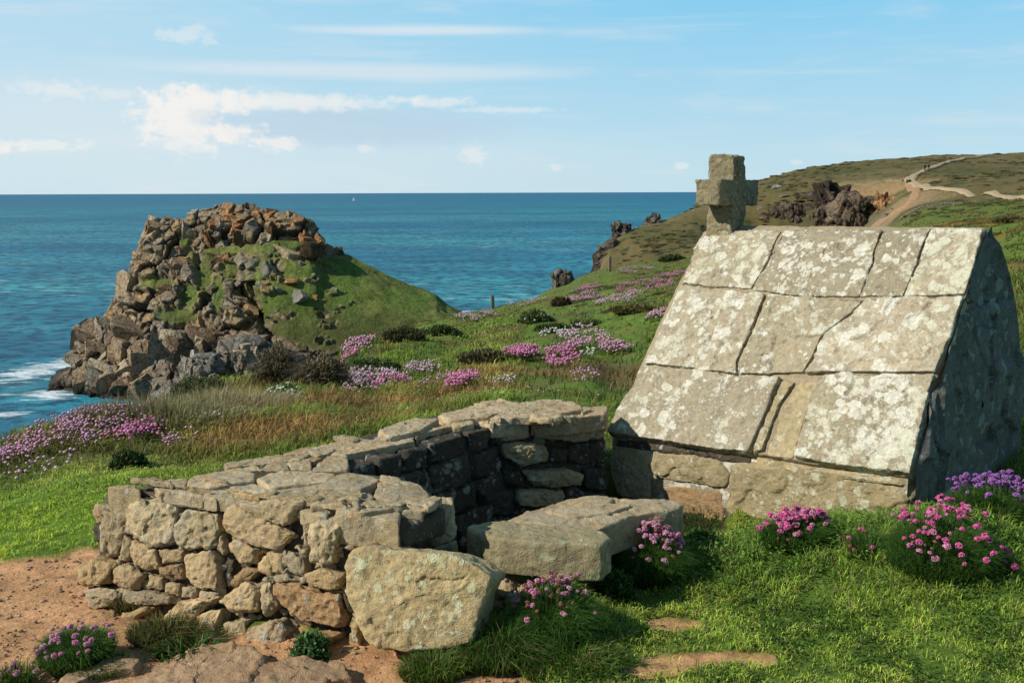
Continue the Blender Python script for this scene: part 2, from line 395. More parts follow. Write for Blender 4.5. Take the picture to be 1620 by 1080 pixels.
def blur(A, n, ax):
    for _ in range(n): A = .25*np.roll(A, 1, ax)+.5*A+.25*np.roll(A, -1, ax) if False else (np.concatenate([A.take([0], ax), A.take(range(A.shape[ax]-1), ax)], ax)*.25+.5*A+.25*np.concatenate([A.take(range(1, A.shape[ax]), ax), A.take([-1], ax)], ax))
    return A
T2 = blur(blur(T2, 5, 1), 9, 0)
BUMPS = []      # (x, y, radius, height) small mounds / hollows near the well
def bump_px(px, py, r, h, z=0): p = on_z(px, py, z); BUMPS.append((p[0], p[1], r, h))
bump_px(1290, 880, .34, .10); bump_px(1480, 900, .42, .16); bump_px(1590, 870, .4, .12); bump_px(1120, 900, .26, .07); bump_px(880, 990, .2, .10); BUMPS.append((1.32, 5.3, .36, -.14)); BUMPS.append((.95, 5.2, .3, -.05))
bump_px(140, 700, .9, .13, -.6); bump_px(300, 690, .8, .1, -.6)
PIT = [(-.50, 4.20), (.55, 4.50), (1.0, 4.80), (1.22, 5.60), (.72, 6.12), (-.1, 5.78), (-.90, 4.95)]
def pit_ex(x, y):
    ex = -1e9+0*x
    for (x0, y0), (x1, y1) in zip(PIT, PIT[1:]+PIT[:1]):
        L = math.hypot(x1-x0, y1-y0); ex = np.maximum(ex, ((x-x0)*(y1-y0)-(y-y0)*(x1-x0))/L)
    return ex
def ground(x, y, rough=True):
    x = np.asarray(x, float); y = np.asarray(y, float); yc = np.maximum(y, .85)
    t = np.clip(x/yc, TT[0], TT[-1]-1e-6); ly = np.clip(np.log(yc), LY[0], LY[-1]-1e-6)
    a = (t-TT[0])/(TT[1]-TT[0]); b = (ly-LY[0])/(LY[1]-LY[0]); i = np.clip(a.astype(int), 0, NT_-2); j = np.clip(b.astype(int), 0, NY_-2); a = a-i; b = b-j
    z = T2[i, j]*(1-a)*(1-b)+T2[i+1, j]*a*(1-b)+T2[i, j+1]*(1-a)*b+T2[i+1, j+1]*a*b
    for (bx, by, r, h) in BUMPS: z = z+h*np.exp(-((x-bx)**2+(y-by)**2)/(r*r))
    z = z-.45*sstep(.10, -.12, pit_ex(x, y))
    if rough:
        P = np.stack([x, y, np.zeros_like(x)], -1).reshape(-1, 3)
        d = yc.ravel()
        n = fbm(P, .9, 3, 31)*np.clip((d-5)/10, 0, 1)*.15+fbm(P, .25, 3, 33)*np.clip((d-9)/30, 0, 1)*.55*np.clip(90/np.maximum(d, 1), .6, 1)
        n += fbm(P, .07, 3, 34)*np.clip((d-60)/120, 0, 1)*1.2*(1-.8*sstep(200, 240, d))
        n += vnoise(P*3.3, 35)*.02+fbm(P, 9, 2, 36)*.008*(d < 9)
        z = z+n.reshape(z.shape)
    return z
def gz(x, y): return float(ground(np.array([x]), np.array([y]))[0])
def on_ground(px, py, y0=2.0, y1=400):
    """walk along the view ray to the terrain (finds where a thing of the photo stands)"""
    d = ray(px, py); d = d/d[1]
    ys = np.exp(np.linspace(math.log(y0), math.log(y1), 900)); X = d[0]*ys; Z = H+d[2]*ys
    g = ground(X, ys); k = np.argmax(Z < g)
    if Z[k] >= g[k]: k = 899
    return np.array([X[k], ys[k], g[k]])

# ---- ground colour by place
def blob(x, y, cx, cy, rx, ry, nz, soft=.35):
    return sstep(1+soft, 1-soft, np.sqrt(((x-cx)/rx)**2+((y-cy)/ry)**2)+nz*.45)
DIRT = []
def dirt_px(px, py, rx, ry, z=0): p = on_z(px, py, z); DIRT.append((p[0], p[1], rx, ry))
dirt_px(60, 960, 1.0, .78, -.08); dirt_px(-120, 990, 1.1, .9, -.08); dirt_px(120, 1060, .8, .35, -.06); dirt_px(430, 1075, .9, .20); dirt_px(560, 1050, .35, .12)
dirt_px(640, 1065, .3, .1); dirt_px(490, 1025, .5, .22); dirt_px(300, 1010, .6, .25); dirt_px(620, 1040, .3, .12); dirt_px(1062, 983, .11, .06); dirt_px(1125, 1043, .26, .07); dirt_px(1040, 1062, .16, .05); dirt_px(330, 1100, .8, .25)
COLZ = []
def patch(px, py, rx, ry, col): p = on_ground(px, py); COLZ.append((p[0], p[1], rx, ry, col))
def dirtmask(x, y, P=None):
    P = np.stack([x, y, 0*x], -1).reshape(-1, 3) if P is None else P
    nz = (fbm(P, 3.0, 4, 50)+.5*fbm(P, 14, 2, 51)).reshape(x.shape); m = 0*x
    for (cx, cy, rx, ry) in DIRT: m = np.maximum(m, blob(x, y, cx, cy, rx, ry, nz, .12))
    return m
def gcolor(x, y):
    P = np.stack([x, y, 0*x], -1).reshape(-1, 3); d = y
    n1 = fbm(P, .5, 4, 41).reshape(x.shape); n2 = fbm(P, 2.2, 4, 42).reshape(x.shape); n3 = fbm(P, .09, 4, 43).reshape(x.shape)
    def mx(a, b, f): return a*(1-f[..., None])+np.asarray(b)*f[..., None]
    c = np.zeros(x.shape+(3,))+np.array([.095, .155, .024])
    c = mx(c, (.15, .19, .035), sstep(-.1, .5, n2)*.7)
    c = mx(c, (.06, .10, .018), sstep(.0, .5, n1))
    mid = sstep(6, 9, d)
    c = mx(c, (.145, .122, .042), mid*sstep(.02, .38, n1+.4*n2)*.72)       # dry brown
    c = mx(c, (.10, .115, .03), mid*sstep(30, 110, d)*.55)
    c = mx(c, (.20, .13, .025), sstep(30, 60, d)*sstep(140, 90, d)*sstep(.9, 1.9, x/np.maximum(y, 1)*5)*sstep(.0, .4, n1+n3))
    far = sstep(140, 185, d)
    c = mx(c, (.125, .098, .038), far)
    c = mx(c, (.085, .08, .028), far*sstep(-.1, .35, fbm(P, .045, 4, 44).reshape(x.shape)+.3*n1))
    c = mx(c, (.15, .12, .055), far*sstep(.15, .5, n3+.5*n1))
    c = mx(c, (.05, .055, .02), far*sstep(.25, .5, fbm(P, .35, 3, 45).reshape(x.shape)))
    c = mx(c, (.03, .024, .016), sstep(.05, .0, pit_ex(x, y)))  # pit floor painted near black for the basin's shade
    for (cx, cy, rx, ry, col) in COLZ: c = mx(c, col, blob(x, y, cx, cy, rx, ry, n2)*.85)
    # slopes falling to the sea turn to bare rock
    e = .3+y*.01; g0 = ground(x, y, False); sl = np.hypot(ground(x+e, y, False)-g0, ground(x, y+e, False)-g0)/e
    c = mx(c, (.17, .14, .10), sstep(.75, 1.3, sl)*sstep(12, 20, d))
    return c
patch(120, 800, 1.6, .9, (.11, .19, .022)); patch(60, 830, 1.2, .6, (.12, .20, .022))
patch(620, 645, 1.6, 1.2, (.17, .115, .04)); patch(480, 690, 1.1, .8, (.19, .12, .045)); patch(840, 590, 2.4, 2.0, (.16, .105, .038)); patch(930, 580, 1.6, 2.0, (.13, .10, .035))
patch(1420, 330, 9, 14, (.26, .18, .09)); patch(1400, 350, 8, 9, (.26, .18, .09)); patch(1395, 305, 12, 5, (.30, .20, .10)); patch(1375, 290, 11, 3, (.22, .17, .08))

# polar sheet: fine where the camera looks, coarse beyond
tg = np.concatenate([np.linspace(tcol[0], -.62, 80, endpoint=False), np.linspace(-.62, .62, 780), np.linspace(.625, tcol[-1], 90)])
yg = np.concatenate([np.exp(np.linspace(math.log(.86), math.log(12), 340, endpoint=False)), np.exp(np.linspace(math.log(12), math.log(330), 440, endpoint=False)), np.linspace(330, 699, 30)])
TG, YG = np.meshgrid(tg, yg); XG = TG*YG
ZG = ground(XG, YG)
CG = gcolor(XG, YG)
dm = dirtmask(XG[:345], YG[:345]); PP = np.stack([XG[:345], YG[:345], 0*dm], -1).reshape(-1, 3)
dn = fbm(PP, 7, 4, 60).reshape(dm.shape)
dc = np.array([.52, .285, .14])*(1+.25*dn[..., None])
CG[:345] = CG[:345]*(1-dm[..., None])+dc*dm[..., None]
ZG[:345] += dm*(.012*dn-.02)
gme = mk_mesh('ground', np.stack([XG, YG, ZG], -1).reshape(-1, 3), grid_faces(*XG.shape)[:, ::1], M['ground'], True, CG.reshape(-1, 3))
g_ob = tag(link('ground', gme), kind='structure')
# strip behind and under the camera so that the ground does not end there
gx, gy = np.meshgrid(np.linspace(-6, 6, 60), np.linspace(-6, .87, 40)); gzz = -.004+0*gx+fbm(np.stack([gx, gy, 0*gx], -1).reshape(-1, 3), 1, 3, 5).reshape(gx.shape)*.01
link('turf_behind', mk_mesh('turf_behind', np.stack([gx, gy, gzz], -1).reshape(-1, 3), grid_faces(*gx.shape), M['ground'], True, np.zeros((gx.size, 3))+[.1, .15, .03]))['kind'] = 'structure'

# ------------------------------------------------------------------ sea
SEA = -60.0
m, t, b = material('sea_water'); M['sea'] = m
v = t.n('ShaderNodeTexCoord').outputs['Object']
ge = t.n('ShaderNodeSeparateXYZ'); t.L.new(v, ge.inputs[0]); sx, sy = ge.outputs[0], ge.outputs[1]
cdist = t.math('SQRT', t.math('ADD', t.math('MULTIPLY', sx, sx), t.math('MULTIPLY', sy, sy)))
st = t.scalev(v, (.35, 1, 1))
nA = t.noise(st, .0028, 5, .6); nB = t.noise(st, .02, 5, .6); nC = t.noise(v, .12, 5, .65)
c = t.mix(t.mapr(nA, .38, .62), (.018, .185, .285), (.045, .31, .35))
c = t.mix(t.mapr(cdist, 2500, 9000), c, (.024, .19, .30)); c = t.mix(t.mapr(cdist, 14000, 60000), c, (.035, .17, .30))
c = t.mix(t.mapr(nB, .35, .7, 0, .6), c, (.004, .055, .105)); c = t.mix(t.mapr(nC, .44, .6, 0, .85), c, (.003, .038, .08))  # ripple shading put into the water colour, as bump fades with distance
st2 = t.scalev(v, (.22, 1, 1))
wc = t.math('MULTIPLY', t.mapr(t.noise(st2, .11, 6, .72), .60, .655), t.mapr(t.noise(st, .006, 3, .5), .44, .58))
wc = t.math('MULTIPLY', wc, t.mapr(cdist, 1500, 3500, 1, 0))
FOAM = [(on_z(55, 588, SEA), 15, 34), (on_z(80, 624, SEA), 14, 12), (on_z(95, 575, SEA), 9, 22), (on_z(10, 655, SEA), 10, 5), (on_z(330, 655, SEA), 9, 4), (on_z(750, 495, SEA), 25, 14)]
fm = 0.0
for (p, rx, ry) in FOAM:
    dx = t.math('DIVIDE', t.math('SUBTRACT', sx, float(p[0])), float(rx)); dy = t.math('DIVIDE', t.math('SUBTRACT', sy, float(p[1])), float(ry))
    r = t.math('SQRT', t.math('ADD', t.math('MULTIPLY', dx, dx), t.math('MULTIPLY', dy, dy)))
    fm = t.math('MAXIMUM', fm, t.mapr(r, 1.25, .1))
ff = t.math('MULTIPLY', t.mapr(t.math('ADD', t.math('MULTIPLY', fm, .40), t.math('MULTIPLY', t.noise(t.scalev(v, (.3, .8, 1)), .22, 8, .75, .9), 2.2)), 1.28, 1.62), t.mapr(fm, 0, .15))
wh = t.math('MAXIMUM', t.math('MULTIPLY', wc, .8), ff)
c = t.mix(t.math('MULTIPLY', fm, .25), c, (.02, .16, .20))
c = t.mix(wh, c, (.72, .76, .78)); t.put(b.inputs['Base Color'], c)
b.inputs['Roughness'].default_value = .5; b.inputs['Specular IOR Level'].default_value = .35; b.inputs['IOR'].default_value = 1.33
hb = t.math('ADD', t.math('MULTIPLY', t.noise(st, .035, 4, .6), 6), t.math('MULTIPLY', t.noise(t.scalev(v, (.5, 1, 1)), .25, 5, .65), 1.6))
t.put(b.inputs['Normal'], t.bump(hb, 1.0, .9))
a_ = np.linspace(0, 2*pi, 97)[:-1]; rr = np.array([0.5, 60, 200, 500, 1500, 6000, 30000, 120000, 400000])
SV = np.stack([np.outer(rr, np.cos(a_)), np.outer(rr, np.sin(a_)), np.full((len(rr), 96), SEA)], -1).reshape(-1, 3)
tag(link('sea', mk_mesh('sea', SV, grid_faces(len(rr), 96, True), M['sea'], False)), kind='structure')

# ------------------------------------------------------------------ headland
hp = [60, 78, 95, 112, 122, 150, 172, 186, 205, 218, 228, 240, 262, 290, 300, 322, 350, 380, 405, 440, 470, 490, 500, 510, 528, 560, 620, 655, 690, 705, 745, 800]
ht = [632, 612, 600, 592, 548, 522, 488, 458, 428, 400, 372, 350, 348, 350, 342, 330, 326, 324, 330, 334, 342, 350, 362, 386, 396, 408, 440, 452, 466, 480, 500, 520]
hpx = np.linspace(62, 790, 620); vv = np.concatenate([np.linspace(0, 1, 330), np.linspace(1, 2, 40)[1:]])
HX, HV = np.meshgrid(hpx, vv); top = np.interp(HX, hp, ht)+0
YB = 294+10*sstep(200, 80, HX)-6*sstep(330, 420, HX); YR = 336+0*HX-22*sstep(230, 90, HX)
u = np.minimum(HV, 1)
ztop = np.array([zz(810, 1, 0)])[0]*0+H-YR*((top-306)/FPX*1.0)       # first guess, refined below
def zpx(px, Y, py):
    d0 = (px-810)/FPX; d1 = -(py-540)/FPX
    dy = CR[1, 0]*d0+CR[1, 1]*d1-CR[1, 2]; dz = CR[2, 0]*d0+CR[2, 1]*d1-CR[2, 2]; return H+Y*dz/dy
ztop = zpx(HX, YR, top)
# rock face: profile from waterline to crest
Yf = YB+(YR-YB)*u; zf = SEA-3+(ztop-SEA+3)*(u**.92)
# green shoulder on the right: shelf edge then a slope up to the crest
sh = sstep(350, 440, HX); edge_py = np.interp(HX, [340, 400, 480, 560, 650, 800], [535, 535, 545, 552, 560, 560]); Ye = YB+5
ze = zpx(HX, Ye, edge_py); k = .30
Yg = np.where(u < k, YB+(Ye-YB)*(u/k)**1.5, Ye+(YR-Ye)*((u-k)/(1-k))); zg = np.where(u < k, SEA-3+(ze-SEA+3)*(u/k), ze+(ztop-ze)*((u-k)/(1-k))**1.06+2.0*np.sin(pi*np.clip((u-k)/(1-k), 0, 1)))
HY = Yf*(1-sh)+Yg*sh; HZ = zf*(1-sh)+zg*sh
bk = np.clip(HV-1, 0, 1); HY = HY+bk*60; HZ = HZ-(HZ-SEA+4)*bk**1.6
# gully between rock and grass
gu = np.exp(-((HX-(352+.22*(480-540*u)))/17)**2)*sstep(.12, .3, u)*sstep(.72, .45, u); HY = HY+gu*11; HZ = HZ-gu*5
HXX = (HX-810)/FPX*(HY*cos(pitch)+(H-HZ)*sin(pitch))
HP = np.stack([HXX, HY, HZ], -1).reshape(-1, 3); HF = grid_faces(*HX.shape)
nz1 = fbm(HP, .06, 4, 71); pxv = HX.ravel(); uv = HV.ravel()
spx, spy = proj(HP)
gm = sstep(395, 430, spx+nz1*60+(spy-470)*-.30)*sstep(.26, .33, uv+nz1*.05)          # grass slope
gm *= 1-sstep(412, 398, spy+nz1*22)*sstep(565, 545, spx)*1.0
scar = sstep(.22, .42, fbm(HP*[1, 1, 2.2], .16, 4, 711))*sstep(600, 480, spx); gm *= 1-.8*scar                     # rocks crown the crest
gp = np.zeros(len(HP))
for (cx, cy, rx, ry) in [(325, 425, 16, 40), (300, 405, 10, 14), (285, 500, 30, 12), (345, 395, 45, 8), (345, 470, 10, 40), (410, 395, 60, 7), (290, 380, 9, 16), (250, 450, 22, 9), (300, 470, 14, 20), (365, 430, 20, 14), (460, 385, 35, 8)]:
    gp = np.maximum(gp, sstep(1.3, .7, np.hypot((spx-cx)/rx, (spy-cy)/ry)+nz1*.9))
grass = np.clip(np.maximum(gm, gp*.9), 0, 1)*sstep(-55, -50, HP[:, 2])
N = vnormals(HP, HF)
wv = np.stack([vnoise(HP*.12, 61), vnoise(HP*.12, 62), vnoise(HP*.12, 63)], 1)
c1, e1 = cell((HP+wv*3)*[1, .8, 1.0], 1/11., 81); c2, e2 = cell(HP+wv, 1/4.2, 91); c3, e3 = cell(HP, 1/1.7, 97)
rockd = c1*4.2+c2*1.9+c3*.55-1.4*sstep(.10, 0, e1)-.6*sstep(.1, 0, e2)+fbm(HP, .5, 3, 99)*.5
flat = sstep(-40, -52, HP[:, 2])
rockd *= (1-.45*flat)*np.where(uv > 1.02, .3, 1)*(1-.6*sstep(.82, .95, uv))
dsp = rockd*(1-grass)+grass*(fbm(HP, .15, 4, 72)*.9)
HP2 = HP+N*dsp[:, None]*np.where(N[:, 1:2] > 0, -1, 1)*np.sign(1)
rk = lambda c: np.array(c)[None]
hue = sstep(-.2, .3, fbm(HP, .11, 3, 74)+.5*c1)[:, None]; hue2 = sstep(.0, .35, c2+.3*nz1)[:, None]
colr = rk((.26, .215, .155))*(1-hue)+rk((.31, .235, .145))*hue; colr = colr*(1-hue2*.6)+rk((.30, .28, .25))*hue2*.6
orange = (sstep(.0, .3, fbm(HP, .17, 3, 76)+.4*c2-.1)*sstep(-30, -12, HP[:, 2]))[:, None]; colr = colr*(1-orange*.8)+rk((.34, .19, .09))*orange*.8
low = (sstep(-37, -46, HP[:, 2]+nz1*4))[:, None]; colr = colr*(1-low)+rk((.25, .205, .165))*low
wet = (sstep(-55.5, -58.5, HP[:, 2]+nz1))[:, None]; colr = colr*(1-wet*.8)+rk((.035, .03, .028))*wet*.8
colr *= (1-.75*sstep(.12, 0, e1)*(1-grass))[:, None]*(1-.55*sstep(.1, 0, e2)*(1-grass))[:, None]
gn = sstep(-.2, .4, fbm(HP, .09, 4, 78))[:, None]; gcol = rk((.11, .165, .032))*(1-gn)+rk((.19, .21, .055))*gn
tan = (sstep(.1, .45, fbm(HP, .22, 4, 79)))[:, None]*.5; gcol = gcol*(1-tan)+rk((.15, .12, .05))*tan
lowg = (sstep(475, 530, spy+nz1*30)*.75)[:, None]; gcol = gcol*(1-lowg)+rk((.085, .085, .028))*lowg
hc = colr*[1.15, 1.08, .97]*(1-grass[:, None])+gcol*grass[:, None]
tag(link('headland', mk_mesh('headland', HP2, HF, M['crag'], False, hc)), kind='structure')

# blocks of the crag, fused to the headland (rock mass, not loose things)
A = Acc(); r = np.random.default_rng(5); idx = np.flatnonzero((grass < .3) & (uv < 1.03) & (HP[:, 2] > -57))
for i in r.choice(idx, 380):
    p = HP2[i]; s_ = r.choice([1.1, 1.6, 2.3, 3.2], p=[.3, .33, .25, .12])*r.uniform(.8, 1.2)*(1.45 if p[2] < -42 and spx[i] > 150 else 1)*(.8 if uv[i] > .93 else 1)*(1.15 if p[2] > -22 else 1.0)*(1.35 if p[2] < -40 else 1)
    Vr, Fr = block(4, r, (.2, .35, .1)); Vr = Vr*s_*r.uniform(.7, 1.3, 3)
    Vr = Vr+(fbm(Vr+p, .9, 3, 7)*.22)[:, None]*Vr/np.maximum(np.linalg.norm(Vr, axis=1, keepdims=True), .1)
    base = hc[i]*r.uniform(.95, 1.25)
    if orange[i, 0] > .35 and r.random() < .7: base = np.array([.33, .19, .095])*r.uniform(.8, 1.1)
    elif r.random() < .25: base = np.array([.34, .305, .245])*r.uniform(.8, 1.1)
    if base[1] > base[0]: base = np.array([.26, .22, .16])
    A.add(Vr+p+np.array([0, .42, -.30])*s_, Fr, np.minimum(base*[1.32, 1.22, 1.06], .6))
tag(link('headland_crag', A.mesh('headland_crag', M['crag_cracked'], False)), kind='structure')
def hsurf(px, py):
    k = np.argmin((spx-px)**2+(spy-py)**2+1e6*(uv > 1.02)); return HP2[k]
for (px, py, w, hh, lab, orangey) in [
    (424, 432, 24, 26, 'pale upright boulder highest on the green headland slope', 0),
    (478, 474, 36, 22, 'dark broad boulder low on the green headland slope', 0),
    (500, 471, 12, 11, 'orange boulder touching the dark broad one on the headland slope', 1),
    (460, 446, 36, 9, 'flat brown boulder between the pale and dark boulders on the headland', 1),
    (441, 463, 16, 11, 'grey tilted boulder left of the dark broad one on the headland', 0),
    (427, 459, 13, 9, 'small orange boulder in the row on the headland slope', 1),
    (414, 455, 16, 8, 'light tan boulder leftmost in the row on the headland slope', 0),
    (539, 485, 9, 7, 'small lone boulder lowest on the green headland grass', 0),
    (476, 419, 10, 12, 'small grey boulder just below the crest rocks of the headland', 0)]:
    p = hsurf(px, py); k = p[1]/FPX; Vr, Fr = rock(3, r, 10, (.4, .8)); Vr = Vr*[w*k*.5, w*k*.35, hh*k*.62]
    Vr = Vr+(fbm(Vr+p, .8, 3, 7)*.25)[:, None]*Vr/np.maximum(np.linalg.norm(Vr, axis=1, keepdims=True), .1)
    me = mk_mesh('boulder', Vr, Fr, M['crag'], False, np.zeros((len(Vr), 3))+([.38, .19, .075] if orangey else [.27, .245, .20]))
    tag(link('boulder', me, None, p+np.array([0, 0, hh*k*.25])), lab, 'boulder', 'loose boulders on the headland')

# grey rock slab running down to the sea in front of the headland
def crag_sheet(name, outline, Y0, lean, sc, amp, col, seed, res=.5, thick=14, cols2=(.28, .26, .22)):
    fr = Frame(on_y(outline[0][0], outline[0][1], Y0), (0, -cos(radians(lean)), sin(radians(lean))))
    q = fr.px(outline)
    V, F = stone(q, thick, rnd=thick*.25, bulge=thick*.12, amp=0, seed=seed, res=res, smooth=2); F = np.vstack([F[:, [0, 1, 2]], F[:, [0, 2, 3]]])
    W = fr.w(V); Nn = vnormals(W, F); ca, ea = cell(W*[1, 1, .55]+np.stack([vnoise(W*.3, 1), vnoise(W*.3, 2), vnoise(W*.3, 3)], 1)*sc*.2, 1/sc, seed); cb, eb = cell(W*[1, 1, .6], 2.6/sc, seed+7)
    W = W+Nn*((ca-.3*sstep(.15, 0, ea))*amp+cb*amp*.4)[:, None]
    f = sstep(-.3, .4, ca+fbm(W, .3, 3, seed))[:, None]; C = np.array(col)*(1-f)+np.array(cols2)*f
    C = C*(1-.7*sstep(.15, 0, ea)[:, None])*(1-.45*sstep(.12, 0, eb)[:, None])
    return W, F, C
def add_blocks(A, W, n, sz, col, seed):
    r = np.random.default_rng(seed); px, py = proj(W); idx = np.flatnonzero(W[:, 1] < np.percentile(W[:, 1], 45))
    for i in r.choice(idx, n):
        Vr, Fr = block(3, r, (.15, .1, .2)); s_ = r.uniform(*sz); Vr = Vr*s_*np.array([r.uniform(.6, 1.1), .8, r.uniform(.8, 1.7)])
        A.add(Vr+W[i]+[0, s_*.3, -s_*.1], Fr, np.array(col)*r.uniform(.7, 1.7))
parts = [([(225, 632), (252, 612), (300, 590), (345, 592), (395, 590), (440, 600), (420, 680), (200, 690)], 262, 20, 9, 1.2, (.30, .245, .17), 3),
         ([(278, 598), (285, 573), (312, 562), (348, 566), (352, 590), (330, 600), (290, 612)], 266, 10, 7, 1.0, (.32, .27, .20), 4),
         ([(338, 560), (345, 536), (380, 528), (420, 540), (432, 590), (400, 610), (345, 596)], 272, 12, 6, 1.3, (.28, .23, .16), 5),
         ([(395, 545), (440, 548), (470, 560), (470, 640), (395, 640)], 276, 12, 6, 1.5, (.17, .145, .11), 6)]
A = Acc()
for q in parts:
    W, F, C = crag_sheet('s', q[0], q[1], q[2], q[3], q[4], q[5], q[6]); A.add(W, F, C); add_blocks(A, W, 26, (1.0, 2.6), q[5], q[6])
tag(link('shore_rocks', A.mesh('shore_rocks', M['crag_cracked'], False)), kind='structure')
# sea stacks / cliffs at the far side
A = Acc()
for q in [([(1208, 350), (1214, 328), (1232, 318), (1262, 310), (1290, 306), (1315, 294), (1350, 290), (1346, 312), (1330, 322), (1322, 362), (1330, 400), (1200, 400)], 229, 14, 6, 1.7, (.12, .09, .062), 11),
          ([(1312, 362), (1318, 326), (1335, 308), (1365, 303), (1392, 306), (1398, 335), (1392, 362), (1380, 395), (1315, 395)], 225, 12, 5, 1.5, (.15, .11, .075), 12),
          ([(1380, 350), (1388, 316), (1400, 306), (1420, 312), (1414, 330), (1398, 350), (1390, 362)], 224, 14, 4, 1.0, (.36, .20, .09), 13),
          ([(934, 438), (938, 420), (944, 404), (958, 392), (975, 380), (972, 400), (962, 420), (955, 440), (940, 470)], 208, 8, 5, 1.1, (.12, .095, .07), 14)]:
    W, F, C = crag_sheet('s', q[0], q[1], q[2], q[3], q[4]*1.3, q[5], q[6], .35, 9, tuple(min(1, 1.7*k) for k in q[5])); A.add(W, F, C)
    add_blocks(A, W, 110 if q[6] != 13 else 20, (.35, 1.15), q[5], 30+q[6])
tag(link('cliffs', A.mesh('cliffs', M['crag_cracked'], False)), kind='structure')
for (pts, Y, lab) in [
    ([(966, 388), (968, 356), (980, 351), (1000, 355), (998, 378), (984, 390)], 224, 'dark jagged rock outcrop on the cliff edge above the sea, lower of two'),
    ([(1021, 366), (1023, 341), (1034, 337), (1046, 339), (1042, 356), (1030, 368)], 232, 'dark jagged rock outcrop higher up the left edge of the far hillside'),
    ([(879, 452), (880, 434), (890, 430), (905, 434), (905, 448), (895, 458)], 150, 'brown sea rock showing beyond the edge of the flowery slope')]:
    W, F, C = crag_sheet('s', pts, Y, 5, 1.9, .75, (.13, .11, .09), nseed(), .2, 2.6); c0 = W.mean(0); AO = Acc(); AO.add(W, F, C); add_blocks(AO, W, 14, (.35, .9), (.15, .125, .095), 60+int(Y)); W = np.concatenate(AO.V); F = np.concatenate(AO.F); C = np.concatenate(AO.C)
    tag(link('rock_outcrop', mk_mesh('rock_outcrop', W-c0, F, M['crag_cracked'], False, C), None, c0), lab, 'rock')
for (px, py, w, lab) in [(1228, 296, 20, 'pale grey rock patch on the far hillside right of the cross'), (1240, 312, 13, 'small pale rock below the pale patch on the far hillside'), (1202, 330, 14, 'pale rock low on the far hillside beside the cross shaft'),(1072, 325, 12, 'small rock near the top of the hillside left of the cross'), (1098, 333, 8, 'smallest brown rock just left of the cross arm')]:
    p = on_ground(px, py, 170, 330); k = p[1]/FPX; Vr, Fr = rock(3, r, 10, (.4, .8)); Vr = Vr*[w*k*.5, w*k*.5, w*k*.33]
    Vr = Vr+(fbm(Vr+p, .8, 3, 7)*.3)[:, None]*Vr
    tag(link('hillside_rock', mk_mesh('hillside_rock', Vr, Fr, M['crag'], False, np.zeros((len(Vr), 3))+[.25, .24, .21]), None, p), lab, 'rock')

# ------------------------------------------------------------------ paths on the far hill
def strip(name, pts, mat_col, lift=.12, n=90):
    W = np.array([on_ground(px, py, 100, 330) for (px, py, w) in pts]); w = np.array([q[2] for q in pts])
    s = np.r_[0, np.cumsum(np.linalg.norm(np.diff(W[:, :2], axis=0), axis=1))]; ss = np.linspace(0, s[-1], n)
    X = np.interp(ss, s, W[:, 0]); Y = np.interp(ss, s, W[:, 1]); Wd = np.interp(ss, s, w)
    for _ in range(3): X[1:-1] = .25*X[:-2]+.5*X[1:-1]+.25*X[2:]; Y[1:-1] = .25*Y[:-2]+.5*Y[1:-1]+.25*Y[2:]
    dx = np.gradient(X); dy = np.gradient(Y); L = np.hypot(dx, dy); nx, ny = -dy/L, dx/L
    K = np.linspace(-1, 1, 9); wob = (1+.25*vnoise(np.stack([ss*.4, 0*ss, 0*ss], 1), 3))
    Wd = Wd*.66; XX = X[:, None]+nx[:, None]*K*Wd[:, None]*wob[:, None]; YY = Y[:, None]+ny[:, None]*K*Wd[:, None]*wob[:, None]; ZZ = ground(XX, YY)+lift-.35*np.abs(K)**6
    C = np.zeros((XX.size, 3))+mat_col
    tag(link(name, mk_mesh(name, np.stack([XX, YY, ZZ], -1).reshape(-1, 3), grid_faces(*XX.shape), M['ground'], True, C)), kind='structure')
strip('path', [(1560, 247, .9), (1520, 253, 1.0), (1490, 261, 1.1), (1462, 271, 1.3), (1445, 280, 1.6), (1437, 287, 1.9), (1452, 295, 1.6), (1480, 300, 1.5), (1530, 305, 1.5), (1575, 309, 1.3), (1640, 313, 1.2)], (.36, .27, .165), .5)
strip('footpath', [(1437, 290, 1.6), (1450, 300, 1.6), (1446, 315, 1.8), (1430, 330, 1.7), (1400, 348, 1.6), (1380, 358, 1.4)], (.33, .20, .11), .22)
strip('track', [(1428, 287, 1.2), (1400, 287, 1.4), (1375, 293, 1.6), (1352, 292, 1.4)], (.27, .19, .10), .2, 40)
# ------------------------------------------------------------------ stone things near the camera
def Z1(p): return [(120+x/3.376, 740+y/3.376) for x, y in p]
def Z2(p): return [(400+x/3.0, 720+y/3.0) for x, y in p]
def Z3(p): return [(240+x/2.1316, 620+y/2.1316) for x, y in p]
def put(name, V, F, mat, root, lab=None):
    off = np.array(root.location)
    o = link(name, mk_mesh(name, V-off, F, M[mat], True), root)
    if lab: o['label'] = lab
    return o
def face_stone(root, fr, poly, depth, mat, name='stone', push=0.0, tilt=None, lab=None, **kw):
    q = fr.px(poly)
    V, F = stone(q, depth, seed=nseed(), **kw); V[:, 2] += push
    c = q.mean(0)
    if tilt: V[:, 2] += (V[:, 0]-c[0])*tilt[0]+(V[:, 1]-c[1])*tilt[1]
    return put(name, fr.w(V), F, mat, root, lab)

M['earthy'] = stone_mat('earthy_stone', (.42, .28, .165), (.35, .225, .13), .03, .1, .2, orange=.3)
